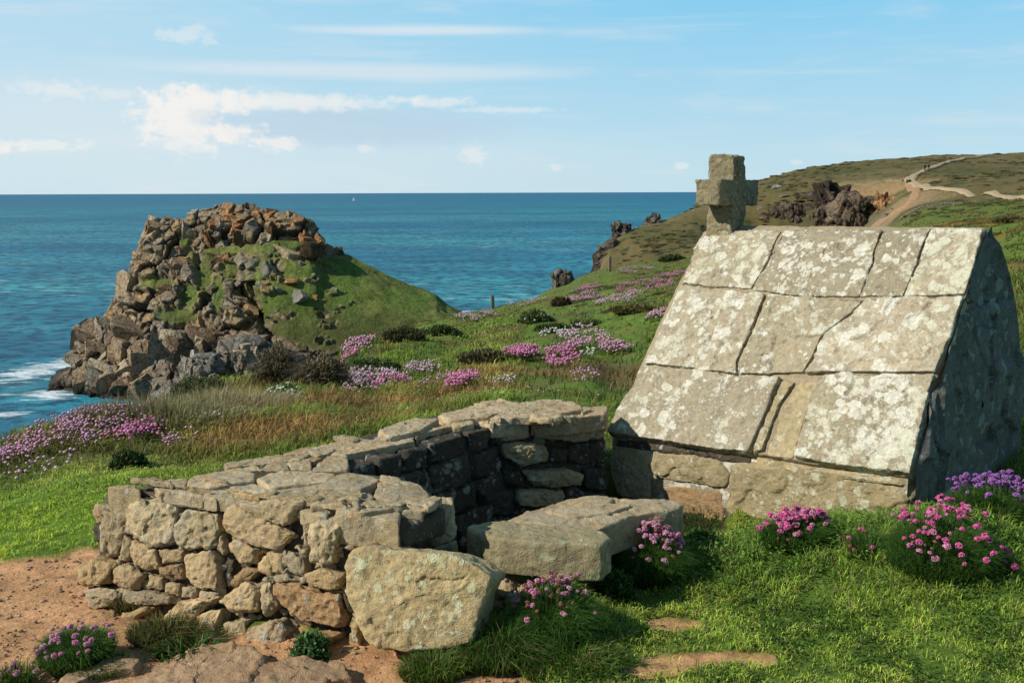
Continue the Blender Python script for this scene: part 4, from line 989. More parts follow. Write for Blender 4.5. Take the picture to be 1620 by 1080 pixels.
# ledge stones under the eave
face_stone(hroot, fP, [(966,694),(1100,712),(1195,724),(1195,734),(1100,722),(966,703)], .08, 'core', 'eave_ledge', .0, rnd=.006, res=.008, amp=.5)
face_stone(hroot, fP, [(1195,724),(1300,740),(1438,758),(1438,768),(1300,750),(1195,736)], .08, 'roof_base', 'eave_ledge', .012, rnd=.006, res=.008, amp=.5)

HOUSE = [EL+nn*.02, ER+nn*.02, ER+nn*1.9, EL+nn*2.3]
# ---- granite cross on the ridge
cb = on_plane(1148, 358, RL+uu*.17, uu)      # foot of the cross, on the ridge line
fC = Frame(cb+uu*.095, uu)                   # outline drawn in the plane across the ridge, extruded along it
k = cb[1]/FPX
xr = 1.0 if (nn@fC.ex) > 0 else -1.0
hh_ = .475; aw = .265; sw = .082; y1, y2 = .145, .315
out = np.array([(-sw-.012, -.10), (sw+.012, -.10), (sw, y1), (aw, y1-.005), (aw+.004, y2), (sw, y2), (sw-.004, hh_), (-sw+.004, hh_+.004), (-sw, y2+.004), (-aw, y2), (-aw, y1), (-sw, y1)])
V, F = stone(out, .19, seg=300, rnd=.024, bulge=.003, amp=.8, knock=.3, seed=901, smooth=1, res=.006, facet=.8, fine=1.6)
c0 = np.array([cb[0], cb[1], cb[2]-.02]); W = fC.w(V)
tag(link('stone_cross', mk_mesh('stone_cross', W-c0, F, M['granite']), None, c0), 'stubby weathered granite cross standing on the left end of the stone house ridge', 'cross')

# ---- flat rocks in the dirt at the very front
for (pl, z, th, mt, lab) in [
 ([(190,1075),(260,1045),(330,1018),(400,1020),(420,1040),(400,1075),(300,1100),(200,1100)], -.09, .10, 'earthy', 'long flat tan rock sunk in the dirt at the bottom edge, left of centre'),
 ([(92,1072),(130,1045),(185,1036),(222,1040),(215,1055),(150,1065),(110,1085)], -.05, .1, 'earthy', 'low tan rock just right of the thrift cushion in the lower left corner'),
 ([(400,1050),(470,1035),(540,1045),(560,1070),(450,1090),(395,1080)], -.10, .06, 'earthy', 'crumbly flat rock in the dirt below the pale boulder')]:
    pc = np.mean(pl, 0); g0 = on_ground(pc[0], pc[1], 2.2); fr = Frame(g0+[0, 0, .018], (-.06, -.10, 1), up=(0, 1, 0)); V, F = stone(fr.px(pl), th, seed=nseed(), rnd=.012, bulge=.004, amp=.8, res=.007, facet=1.3, knock=.5); W = fr.w(V); c0 = W.mean(0)
    tag(link('flat_rock', mk_mesh('flat_rock', W-c0, F, M[mt]), None, c0), lab, 'rock')
# pebbles and grit
A = Acc(); r = np.random.default_rng(3)
xs = r.uniform(-4, .3, 9000); ys = r.uniform(2.9, 5.2, 9000); dmk = dirtmask(xs, ys); zs_ = ground(xs, ys)
for i in np.flatnonzero(dmk > .5)[:2600]:
    s_ = abs(r.normal(0, .0035))+.0022; V, F = rock(1, r, 4, (.5, .9)); c_ = np.array([.36, .22, .13])*r.uniform(.5, 1.35)*(np.array([1, 1.1, 1.2]) if r.random() < .3 else 1)
    A.add(V*[s_*1.3, s_, s_*.6]+np.array([xs[i], ys[i], zs_[i]-.02+.004]), F, c_)
tag(link('gravel', A.mesh('gravel', M['wood'], False)), 'reddish grit and pebbles scattered on the bare dirt', 'gravel', None, 'stuff')
# ------------------------------------------------------------------ vegetation
SC.cycles.max_bounces = 4; SC.cycles.diffuse_bounces = 2; SC.cycles.glossy_bounces = 1; SC.cycles.transmission_bounces = 3; SC.cycles.caustics_reflective = False; SC.cycles.caustics_refractive = False
vr = np.random.default_rng(21)
def inpoly(x, y, poly):
    r = np.zeros(x.shape, bool); n = len(poly)
    for i in range(n):
        x0, y0 = poly[i][:2]; x1, y1 = poly[(i+1) % n][:2]
        c = (y0 > y) != (y1 > y); r ^= c & (x < (x1-x0)*(y-y0)/((y1-y0)+1e-12)+x0)
    return r
def poly_z(pts, z): return [on_z(px, py, z) for px, py in pts]
EXCL = [FRONT, REAR, poly_z([(738,832),(760,820),(900,788),(1062,786),(1085,805),(968,852),(868,862),(745,850)], .30), BASIN,
        poly_z([(545,1040),(560,985),(770,960),(740,1035),(640,1045)], -.03), HOUSE]
def keep_mask(x, y, dirt=True):
    m = np.ones(x.shape, bool)
    for p in EXCL: m &= ~inpoly(x, y, p)
    if dirt:
        near = y < 8; d = np.zeros(x.shape); d[near] = dirtmask(x[near], y[near]); m &= vr.random(x.shape) > d*1.15
    return m
def blades(x, y, z, h, w, col, lean=.5, wind=(.25, .1), tipc=1.25, azi=None):
    n = len(x); a = vr.uniform(0, 2*pi, n) if azi is None else azi; l = np.abs(vr.normal(lean, lean*.5, n))
    dx = np.cos(a)*l+wind[0]*vr.random(n); dy = np.sin(a)*l+wind[1]*vr.random(n)
    b = vr.uniform(0, 2*pi, n); wx, wy = np.cos(b)*w/2, np.sin(b)*w/2
    B = np.stack([x, y, z], 1); W = np.stack([wx, wy, 0*wx], 1); h_ = h[:, None]
    D1 = np.stack([dx*.35, dy*.35, np.full(n, .62)], 1)*h_; D2 = np.stack([dx, dy, 1-.45*np.minimum(l, 1.2)], 1)*h_
    V = np.stack([B-W, B+W, B+D1-W*.8, B+D1+W*.8, B+D2], 1).reshape(-1, 3)
    i = np.arange(n)[:, None]*5; F = np.stack([i+[0, 1, 3], i+[0, 3, 2], i+[2, 3, 4]], 1).reshape(-1, 3)
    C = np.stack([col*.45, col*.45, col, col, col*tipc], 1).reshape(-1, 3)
    return V, F, C
def jitter(col, lo=.7, hi=1.45, straw=.07, sc=(.30, .24, .10)):
    n = len(col); c = col*vr.uniform(lo, hi, n)[:, None]*(1+vr.normal(0, .07, (n, 3)))
    s = vr.random(n) < straw; c[s] = np.array(sc)*vr.uniform(.6, 1.2, s.sum())[:, None]; return np.clip(c, .004, .8)
G = Acc()
# turf around the house and walls
n = 410000; t_ = vr.uniform(-.95, .95, n)*vr.uniform(.85, 1, n); Y = np.exp(vr.uniform(math.log(2.7), math.log(7.5), n)); X = t_*Y
k = keep_mask(X, Y); X, Y = X[k], Y[k]; P = np.stack([X, Y, 0*X], 1)
c1 = fbm(P, 1.8, 3, 501); c2 = fbm(P, 6, 3, 502); c3 = fbm(P, 14, 2, 503)
k = vr.random(len(X)) < np.clip(.62+c3*1.5+c2*.6, .12, 1); X, Y, c1, c2, c3 = X[k], Y[k], c1[k], c2[k], c3[k]
Z = ground(X, Y)
mound = sum(np.exp(-((X-bx)**2+(Y-by)**2)/(r*r*1.3)) for (bx, by, r, h) in BUMPS[:5])
h = (.022+.022*np.clip(c2+.3, 0, 1)+.05*np.clip(mound, 0, 1)*np.clip(.7+c3*1.6, .2, 1.3))*vr.uniform(.5, 1.3, len(X))
base = gcolor(X, Y)*[3.7, 3.05, 2.6]; dk = np.clip(mound, 0, 1)[:, None]*.55; base = base*(1-dk)+np.array([.10, .19, .03])*dk
base *= (1+.28*c2)[:, None]*(1+.3*np.clip(c3, -.6, .6))[:, None]
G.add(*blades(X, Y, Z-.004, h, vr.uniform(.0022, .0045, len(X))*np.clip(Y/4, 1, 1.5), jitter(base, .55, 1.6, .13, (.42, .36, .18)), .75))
# small broad leaves mixed into the turf
n = 95000; t_ = vr.uniform(-.1, .62, n); Y = np.exp(vr.uniform(math.log(3.1), math.log(5.8), n)); X = t_*Y; k = keep_mask(X, Y); X, Y = X[k], Y[k]
P = np.stack([X, Y, 0*X], 1); c2 = fbm(P, 5, 3, 512); mound = sum(np.exp(-((X-bx)**2+(Y-by)**2)/(r*r*1.5)) for (bx, by, r, h) in BUMPS[:5])
k = vr.random(len(X)) < np.clip(.15+mound*.8+c2*1.1, .03, 1); X, Y, mound = X[k], Y[k], mound[k]
def leaves(X, Y, Z, s, col, up=.5, long=1.7):
    n = len(X); a = vr.uniform(0, 2*pi, n); el_ = vr.uniform(-.3, 1.1, n)*up*1.5; r2 = vr.uniform(-.7, .7, n)
    d = np.stack([np.cos(a)*np.cos(el_), np.sin(a)*np.cos(el_), np.sin(el_)], 1); sd = np.stack([-np.sin(a), np.cos(a), r2], 1); sd /= np.linalg.norm(sd, axis=1)[:, None]
    c = np.stack([X, Y, Z], 1); s_ = s[:, None]
    V = np.stack([c, c+d*s_*long*.5+sd*s_*.42, c+d*s_*long, c+d*s_*long*.5-sd*s_*.42], 1).reshape(-1, 3); i = np.arange(n)[:, None]*4
    F = np.stack([i+[0, 1, 2], i+[0, 2, 3]], 1).reshape(-1, 3); return V, F, np.repeat(col, 4, 0)
Zg = ground(X, Y); hh = vr.uniform(0, .05, len(X))*(.35+np.clip(mound, 0, 1.2))
col = np.array([.075, .15, .022])*vr.uniform(.4, 1.6, len(X))[:, None]*(.5+.9*hh/.05)[:, None]; col = np.clip(col, 0, .4)
G.add(*leaves(X, Y, Zg+hh, vr.uniform(.006, .013, len(X)), col))
tag(link('grass', G.mesh('grass', M['blade'], False)), 'short mixed green turf around the stone house and the rubble wall', 'grass', None, 'stuff')
# slope beyond the wall
G = Acc()
n = 440000; t_ = vr.uniform(-.9, .9, n)*vr.uniform(.85, 1, n); Y = np.exp(vr.uniform(math.log(5.5), math.log(150), n)**1.0); X = t_*Y; k = keep_mask(X, Y); X, Y = X[k], Y[k]
P = np.stack([X, Y, 0*X], 1); sc_ = np.clip(Y/8, 1, 9); c1 = fbm(P/sc_[:, None], 1.0, 3, 521); c2 = fbm(P/sc_[:, None], 4, 3, 522)
k = vr.random(len(X)) < np.clip(.55+c2*1.4+c1*.6, .1, 1); X, Y, c1, c2 = X[k], Y[k], c1[k], c2[k]; Z = ground(X, Y)
lawn = sstep(1.1, .7, np.hypot((X+3.1)/2.0, (Y-6.2)/1.3))
h = np.clip(.045+.009*Y, .05, .20)*vr.uniform(.5, 1.4, len(X))*(1+.8*np.clip(c1, -.5, .8))*(1-.6*lawn)
base = gcolor(X, Y)*[1.6, 1.4, 1.25]*(1+.9*c2)[:, None]  # clump noise paints dark shadow patches into the grass colour
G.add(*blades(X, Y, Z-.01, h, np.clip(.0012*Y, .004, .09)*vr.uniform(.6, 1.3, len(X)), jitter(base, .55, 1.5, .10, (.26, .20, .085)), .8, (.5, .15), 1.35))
tag(link('slope_grass', G.mesh('slope_grass', M['blade'], False)), 'windblown green and brown grass covering the slope down to the sea', 'grass', None, 'stuff')

# heath on the far hillside: low dark mounds nobody could count
G = Acc(); r = np.random.default_rng(8)
n = 9000; t_ = r.uniform(.06, .60, n); Y = np.exp(r.uniform(math.log(60), math.log(300), n)); X = t_*Y; P = np.stack([X, Y, 0*X], 1); f = fbm(P, .06, 3, 531)
k = (r.random(n) < np.clip(.3+f*1.5, .04, 1)); X, Y = X[k], Y[k]; Z = ground(X, Y)
wet_ = np.hypot(ground(X+1, Y)-Z, ground(X, Y+1)-Z)
GCH = gcolor(X, Y)
DP = [(1437,288),(1462,271),(1490,261),(1530,252),(1480,300),(1530,305),(1580,309),(1450,300),(1446,315),(1430,330),(1400,350),(1400,287),(1365,292)]
W_p = np.array([on_ground(a, b, 100, 330) for a, b in DP])
for i in range(len(X)):
    if np.min(np.hypot(W_p[:, 0]-X[i], W_p[:, 1]-Y[i])) < 6 or wet_[i] > 1.0: continue
    V, F = ICO[2]; s_ = r.uniform(.2, .62)*(.45+Y[i]/300); c_ = np.array([[.065, .068, .026], [.09, .088, .033], [.11, .088, .042], [.15, .11, .04]][r.choice(4, p=[.4, .35, .2, .05])])
    W = V*[s_*1.5, s_*1.3, s_*.36]; W = W*(1+.35*vnoise(W*2.2/s_+i, 3))[:, None]; gc_ = GCH[i]; G.add(W+[X[i], Y[i], Z[i]-.03], F, (.45*c_+.55*gc_*.8)*r.uniform(.75, 1.25))
tag(link('heath', G.mesh('heath', M['crag'], False)), 'low dark heather and gorse mottling the far hillside', 'heath', None, 'stuff')

# ------------------------------------------------------------------ tufts and bushes
def tuft(px, py, rad, n, h, col, lab, grp='grass tufts near the wall', width=.0035, lean=.6, name='grass_tuft', y0=2.5, sq=.7):
    p = on_ground(px, py, y0); a = vr.uniform(0, 2*pi, n); q = np.sqrt(vr.random(n))*rad; X = np.cos(a)*q; Y = np.sin(a)*q*sq
    Z = ground(X+p[0], Y+p[1])-p[2]-.01; c = jitter(np.tile(col, (n, 1)), .5, 1.6, .12); hh = h*vr.uniform(.45, 1.15, n)*(1.1-.5*(q/rad))
    V, F, C = blades(X, Y, Z, hh, np.full(n, width), c, lean, (.15, 0), 1.4, azi=a+vr.normal(0, .8, n))
    return tag(link(name, mk_mesh(name, V, F, M['blade'], False, C), None, p), lab, 'grass tuft', grp)
tuft(690, 1060, .13, 1500, .11, (.085, .15, .022), 'short green tuft growing against the foot of the pale boulder')
tuft(800, 1040, .20, 4200, .17, (.06, .125, .018), 'thick dark tussock of long fine grass between the pale boulder and the budding thrift')
tuft(900, 1050, .20, 2800, .10, (.08, .15, .02), 'loose grass tuft in front of the budding thrift')
tuft(265, 1010, .15, 2200, .13, (.12, .12, .035), 'brownish tuft at the foot of the rubble wall beside the orange footing stone')
tuft(300, 1040, .12, 500, .12, (.04, .10, .016), 'dark green broad bladed tuft in front of the brownish tuft', width=.008, lean=.9)
tuft(210, 960, .10, 900, .10, (.13, .12, .035), 'dry tuft hanging over the orange footing stone at the wall corner')
tuft(1150, 1072, .14, 700, .05, (.11, .19, .03), 'low tuft at the bottom edge beside the bare patch', width=.004)
tuft(160, 1060, .12, 900, .07, (.06, .12, .02), 'green tuft behind the low tan rock in the lower left')
tuft(345, 662, 1.0, 5200, .50, (.34, .28, .15), 'tall pale straw grass on the edge of the slope left of the dead bush', 'straw grass', .007, .45, 'straw_grass', 8)
tuft(262, 664, .8, 2600, .34, (.24, .22, .10), 'shorter greenish straw grass left of the tall straw grass', 'straw grass', .007, .5, 'straw_grass', 8)

tuft(1112, 842, .17, 1500, .09, (.10, .18, .03), 'grass tuft in the corner below the orange plinth stone')
tuft(1070, 835, .12, 900, .08, (.09, .17, .03), 'grass tuft between the threshold slab end and the house')
def bush(name, px, py, wpx, hpx, n, cols, lab, leaf=.02, grp='bushes on the slope', y0=6, depth=.8, twig=0, lump=.35, flowers=0, fcol=(.75, .75, .65), sink=.15, seed=0, core=(.02, .03, .01), long=1.7):
    p = on_ground(px, py, y0); k = p[1]/FPX; rx, rz = wpx*k/2, hpx*k; ry = rx*depth
    u = vr.normal(size=(n, 3)); u[:, 2] = np.abs(u[:, 2])*1.0-.05; u /= np.linalg.norm(u, axis=1)[:, None]
    lm = 1+lump*fbm(u+seed*3.1, 2.4, 3, 600+seed); q = vr.uniform(.62, 1.03, n)**.7
    L = u*[rx, ry, rz]*(lm*q)[:, None]; L[:, 2] -= sink*rz
    i = vr.choice(len(cols), n); c = np.array(cols)[i]*vr.uniform(.55, 1.4, n)[:, None]*(.35+.85*np.clip(q, 0, 1)**4*(.6+.5*np.clip(u[:, 2], 0, 1)))[:, None]  # self-shade in the leaf colour: dark inside, brighter outward and upward
    V, F, C = leaves(L[:, 0], L[:, 1], L[:, 2], vr.uniform(.6, 1.3, n)*leaf, c, 1.0, long)
    ro = tag(bpy.data.objects.new(name, None), lab, 'bush', grp); COL.objects.link(ro); ro.location = p
    link('foliage', mk_mesh('foliage', V, F, M['leaf'], False, C), ro)
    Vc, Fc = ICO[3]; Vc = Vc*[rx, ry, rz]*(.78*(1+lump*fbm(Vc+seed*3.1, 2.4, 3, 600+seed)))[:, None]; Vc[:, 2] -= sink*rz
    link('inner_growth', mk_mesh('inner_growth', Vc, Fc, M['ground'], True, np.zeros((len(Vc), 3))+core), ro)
    if twig:
        a = vr.uniform(0, 2*pi, twig); s = vr.random(twig)*.8; X = np.cos(a)*s*rx*.8; Y = np.sin(a)*s*ry*.8
        c = np.array([.24, .19, .13])*vr.uniform(.5, 1.3, twig)[:, None]
        V, F, C = blades(X, Y, np.full(twig, -.1*rz), rz*1.08*vr.uniform(.7, 1.15, twig)*np.sqrt(1-.7*s**2), np.full(twig, leaf*.35), c, .55, (.1, 0), 1.0, azi=a+vr.normal(0, .5, twig))
        link('twigs', mk_mesh('twigs', V, F, M['wood'], False, C), ro)
    if flowers:
        u = vr.normal(size=(flowers, 3)); u[:, 2] = np.abs(u[:, 2]); u /= np.linalg.norm(u, axis=1)[:, None]; lm = 1+lump*fbm(u+seed*3.1, 2.4, 3, 600+seed)
        L = u*[rx, ry, rz]*(lm*1.04)[:, None]; L[:, 2] -= sink*rz; Vi, Fi = ICO[1]; A = Acc()
        for q in L: A.add(Vi*[leaf*.8, leaf*.8, leaf*.5]+q, Fi, np.array(fcol)*vr.uniform(.8, 1.1))
        link('blossom', A.mesh('blossom', M['petal'], False), ro)
    return ro
DKG = [(.03, .055, .014), (.045, .075, .018), (.06, .085, .022)]; MG = [(.075, .12, .03), (.10, .14, .035), (.06, .09, .022)]
BR = [(.16, .12, .07), (.12, .09, .05), (.20, .155, .095), (.09, .09, .035)]
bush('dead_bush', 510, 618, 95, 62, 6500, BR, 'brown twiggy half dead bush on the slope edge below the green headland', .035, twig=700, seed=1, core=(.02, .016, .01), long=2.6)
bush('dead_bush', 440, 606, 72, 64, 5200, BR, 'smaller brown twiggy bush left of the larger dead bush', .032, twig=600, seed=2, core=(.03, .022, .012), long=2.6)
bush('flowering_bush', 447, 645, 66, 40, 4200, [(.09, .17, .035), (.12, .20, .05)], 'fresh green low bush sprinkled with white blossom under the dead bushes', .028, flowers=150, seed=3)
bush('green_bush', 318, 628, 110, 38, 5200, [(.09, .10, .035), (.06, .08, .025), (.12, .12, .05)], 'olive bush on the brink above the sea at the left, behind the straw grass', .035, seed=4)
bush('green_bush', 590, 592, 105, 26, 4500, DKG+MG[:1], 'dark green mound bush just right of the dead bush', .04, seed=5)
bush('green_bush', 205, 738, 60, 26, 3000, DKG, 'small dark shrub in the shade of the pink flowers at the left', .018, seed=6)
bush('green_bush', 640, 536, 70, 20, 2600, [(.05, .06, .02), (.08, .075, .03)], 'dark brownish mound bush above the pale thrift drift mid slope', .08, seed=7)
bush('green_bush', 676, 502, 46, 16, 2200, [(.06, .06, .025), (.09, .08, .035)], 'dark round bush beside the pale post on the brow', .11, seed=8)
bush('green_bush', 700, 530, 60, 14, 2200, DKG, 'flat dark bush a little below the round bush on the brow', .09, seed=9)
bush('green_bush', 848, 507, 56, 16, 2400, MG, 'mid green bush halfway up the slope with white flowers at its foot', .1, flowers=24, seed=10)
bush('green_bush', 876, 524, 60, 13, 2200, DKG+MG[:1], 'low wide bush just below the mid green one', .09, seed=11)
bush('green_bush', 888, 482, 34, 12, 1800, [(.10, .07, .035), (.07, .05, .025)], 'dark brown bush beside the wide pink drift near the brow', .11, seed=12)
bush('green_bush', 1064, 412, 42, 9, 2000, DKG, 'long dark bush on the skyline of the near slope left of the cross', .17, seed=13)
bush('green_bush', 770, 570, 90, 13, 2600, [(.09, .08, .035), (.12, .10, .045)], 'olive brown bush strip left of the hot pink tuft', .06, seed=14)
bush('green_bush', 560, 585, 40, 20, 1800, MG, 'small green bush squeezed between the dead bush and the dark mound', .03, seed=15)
bush('green_bush', 930, 515, 60, 9, 1800, MG, 'flat pale green bush right of the low wide bush', .09, seed=16)
bush('green_bush', 1005, 492, 90, 7, 2200, [(.10, .10, .03), (.16, .12, .03)], 'long low yellowish gorse strip right of the wide pink drift', .1, seed=17)
bush('green_bush', 1600, 352, 60, 8, 2000, [(.12, .10, .03), (.07, .08, .025)], 'gorse strip on the right edge beyond the stone house ridge', .14, seed=18)
bush('leafy_plant', 972, 945, 60, 48, 900, [(.05, .12, .02), (.07, .15, .03)], 'dark broad leaved plant in the shade of the step block', .022, grp='leafy plants by the step', y0=2.5, seed=19, core=(.012, .02, .006))
bush('leafy_plant', 1045, 915, 90, 50, 1500, [(.045, .11, .018), (.06, .13, .024)], 'larger leafy plant spreading at the foot of the pale pink thrift', .019, grp='leafy plants by the step', y0=2.5, seed=20, core=(.012, .02, .006))
bush('leafy_plant', 1105, 868, 60, 34, 900, [(.06, .13, .02), (.09, .17, .03)], 'leafy plant under the orange plinth stone of the house', .018, grp='leafy plants by the step', y0=2.5, seed=21, core=(.015, .025, .008))
bush('leafy_plant', 492, 1038, 66, 50, 1300, [(.07, .15, .035), (.10, .19, .06)], 'ferny green plant at the foot of the wall left of the pale boulder', .014, grp='leafy plants by the wall', y0=2.5, seed=22, core=(.012, .022, .008))

# ------------------------------------------------------------------ thrift cushions near the camera (each flower head a part)
def head_mesh(name, kind):
    r = np.random.default_rng({'bloom': 1, 'bud': 2, 'pale': 3, 'hot': 4, 'violet': 5}[kind]); A = Acc()
    colr = {'bloom': (.76, .34, .50), 'bud': (.52, .22, .20), 'pale': (.76, .45, .55), 'hot': (.80, .20, .46), 'violet': (.46, .22, .56)}[kind]
    V, F = ICO[1]; R = .0115 if kind != 'bud' else .0075
    A.add(V*R*.72+[0, 0, R*.2], F, np.array(colr)*.45)
    n = 64 if kind != 'bud' else 34
    for _ in range(n):
        u = r.normal(size=3); u[2] = abs(u[2])-.25; u /= np.linalg.norm(u); a = np.cross(u, r.normal(size=3)); a /= np.linalg.norm(a); b = np.cross(u, a); c = u*R*r.uniform(.72, 1.05)
        s = R*.36; q = np.array([c-u*R*.4, c+a*s+u*s*.1, c+b*s*.9+u*s*.35, c-a*s, c-b*s*.8+u*s*.2]); A.add(q, np.array([[0, 1, 2], [0, 2, 3], [0, 3, 4], [0, 4, 1]]), np.array(colr)*r.uniform(.7, 1.35))
    return A.mesh(name, M['petal'], False)
HM = {k: head_mesh('flower_head', k) for k in ('bloom', 'bud', 'pale', 'hot', 'violet')}
def thrift(px, py, wpx, dpx, hpx, heads, nh, kinds, lab, green=(.06, .125, .022), nneed=4500, y0=2.5, toppx=None, grp='thrift cushions by the stonework', spread=1.0):
    p = on_ground(px, py, y0); k = p[1]/FPX; rx = wpx*k/2; ry = dpx; hz = hpx*k
    ro = empty('thrift_cushion', p, lab, 'flowers', grp)
    a = vr.uniform(0, 2*pi, nneed); q = np.sqrt(vr.random(nneed)); X = np.cos(a)*q*rx; Y = np.sin(a)*q*ry; dome = hz*.62*np.sqrt(1-.85*q*q)
    Z = ground(X+p[0], Y+p[1])-p[2]+dome*.45; c = np.array(green)*vr.uniform(.5, 2.0, nneed)[:, None]
    V, F, C = blades(X, Y, Z, dome*.55+.05*vr.uniform(.3, 1.3, nneed), np.full(nneed, .0022), c, .55, (.1, 0), 1.8, azi=a+vr.normal(0, .6, nneed))
    Vc, Fc = ICO[3]; Vc = Vc*[rx*.8, ry*.8, hz*.34]; Vc = Vc*(1+.12*fbm(Vc, 9, 2, 5))[:, None]; Vc[:, 2] += ground(Vc[:, 0]+p[0], Vc[:, 1]+p[1])-p[2]
    link('foliage', mk_mesh('foliage', V, F, M['blade'], False, C), ro)
    link('cushion_core', mk_mesh('cushion_core', Vc, Fc, M['ground'], True, np.zeros((len(Vc), 3))+[.012, .022, .006]), ro)
    A = Acc(); ang = vr.uniform(0, 2*pi, nh); qq = np.sqrt(vr.random(nh))*spread*1.12
    cen = vr.uniform(-1, 1, (max(2, nh//14), 2))*.6
    for j in range(nh):
        if heads == 'clump' and vr.random() < .6:
            cc = cen[vr.integers(len(cen))]; x, y = (cc[0]+vr.normal(0, .17))*rx, (cc[1]+vr.normal(0, .2))*ry
        else: x, y = math.cos(ang[j])*qq[j]*rx, math.sin(ang[j])*qq[j]*ry
        rr = min(1, math.hypot(x/rx, y/ry)); g0 = gz(x+p[0], y+p[1])-p[2]; zt_ = g0+hz*(.62+.30*(1-rr*rr)+vr.uniform(-.08, .2)); kd = kinds[vr.integers(len(kinds))]
        me = HM[kd]; o = link('flower_head', me, ro, (x, y, zt_)); s = vr.uniform(.7, 1.4)*np.clip(p[1]/4.2, .85, 1.3); o.scale = (s, s, s*.85); o.rotation_euler = (vr.normal(0, .35), vr.normal(0, .35), vr.uniform(0, 6))
        bx, by = x*.7+vr.normal(0, .01), y*.7; w = .0011
        q = np.array([[bx-w, by, g0], [bx+w, by, g0], [x+w, y, zt_], [x-w, y, zt_], [bx, by-w, g0], [bx, by+w, g0], [x, y+w, zt_], [x, y-w, zt_]]); A.add(q, np.array([[0, 1, 2], [0, 2, 3], [4, 5, 6], [4, 6, 7]]), np.array([.11, .15, .04])*vr.uniform(.6, 1.4))
    link('stems', A.mesh('stems', M['blade'], False), ro)
    return ro
thrift(122, 1050, 118, .11, 58, 'r', 34, ['pale', 'bloom', 'pale'], 'dark thrift cushion with pale pink heads on the dirt in the lower left corner')
thrift(868, 1010, 150, .13, 92, 'clump', 95, ['bud', 'bud', 'bud', 'bloom', 'pale'], 'tall thrift cushion full of reddish buds in front of the step block', nneed=6000)
thrift(1032, 922, 100, .09, 98, 'clump', 80, ['pale', 'pale', 'bud', 'bloom'], 'thrift cushion with pale pink heads against the right side of the threshold slab')
thrift(1258, 862, 112, .10, 54, 'clump', 90, ['bloom', 'hot', 'hot', 'bud'], 'small bright pink thrift cushion under the middle of the stone house plinth')
thrift(1488, 890, 170, .17, 90, 'clump', 98, ['hot', 'bloom', 'hot', 'bud'], 'broad bright pink thrift cushion at the front corner of the stone house', nneed=7000)
thrift(1578, 826, 150, .17, 80, 'r', 98, ['violet'], 'mauve thrift cushion in the shadow of the gable', nneed=6000)
thrift(28, 1082, 60, .05, 26, 'r', 8, ['pale', 'bloom'], 'few pink thrift heads at the very edge of the lower left corner', nneed=500)
thrift(1368, 880, 60, .06, 40, 'r', 9, ['hot', 'bud'], 'sparse thrift between the two bright cushions below the plinth', nneed=900)
thrift(742, 1008, 22, .03, 50, 'r', 11, ['bloom', 'pale'], 'slim sprig of pink thrift standing against the pale boulder', nneed=160)
thrift(1588, 905, 30, .05, 26, 'r', 4, ['hot'], 'lone pink thrift heads on the lawn edge at the right, below the mauve cushion', nneed=250)

# ------------------------------------------------------------------ thrift drifts on the slope
def drift(px, py, w, hgt, n, c, lab, dens=1.0, name='thrift_drift', size=1.0):
    p = on_ground(px, py+hgt*.2, 5.5); k = p[1]/FPX; r = vr
    pt = on_ground(px, py-hgt/2, 5.5); pb = on_ground(px, py+hgt/2, 5.5)
    rx = w*k/2*1.5; ry = np.clip(abs(pt[1]-pb[1])/2*1.15, rx*.4, rx*2.6)
    n = int(n*1.5); a = r.uniform(0, 2*pi, n); q = np.sqrt(r.random(n)); X = np.cos(a)*q*rx; Y = np.sin(a)*q*ry
    P = np.stack([X+p[0], Y+p[1], 0*X], 1); f = fbm(P, 2.6/rx, 3, 700); kk = r.random(n) < np.clip(.45+f*3.2, 0.04, 1)*np.clip((1.1-q)*2.2, .06, 1); X, Y, q = X[kk], Y[kk], q[kk]
    Z = ground(X+p[0], Y+p[1])-p[2]+np.clip(.06+.0055*p[1], .09, .26)*r.uniform(.7, 1.4, len(X))
    s = .0128*np.clip(p[1]/11, 1, 4.2)*r.uniform(.7, 1.25, len(X))*size; Vi, Fi = ICO[1]; m = len(X)
    V = (Vi[None]*s[:, None, None]*[1, 1, .8]+np.stack([X, Y, Z], 1)[:, None]).reshape(-1, 3); F = (Fi[None]+12*np.arange(m)[:, None, None]).reshape(-1, 3)
    C = np.repeat(np.array(c)*r.uniform(.65, 1.3, m)[:, None]*(1+r.normal(0, .05, (m, 3))), 12, 0)
    C = C*np.tile(np.where(Vi[:, 2] < -.2, .55, 1.0), m)[:, None]
    ro = empty(name, p, lab, 'flowers', 'thrift drifts on the slope')
    tag(link('flower_heads', mk_mesh('flower_heads', V, F, M['petal'], True, np.clip(C, 0, .9)), ro), kind='stuff')
    # stems and cushion leaves below the heads
    c = np.array([.06, .10, .022])*r.uniform(.5, 1.6, m)[:, None]; w_ = np.full(m, .003)*np.clip(p[1]/9, 1, 8)
    V, F, C = blades(X, Y, ground(X+p[0], Y+p[1])-p[2]-.01, Z-(ground(X+p[0], Y+p[1])-p[2]), w_, c, .15, (0, 0), 1.2); link('foliage', mk_mesh('foliage', V, F, M['blade'], False, C), ro)
PK = (.74, .42, .54); HT = (.78, .30, .49); PL = (.74, .52, .58); WH = (.70, .70, .60)
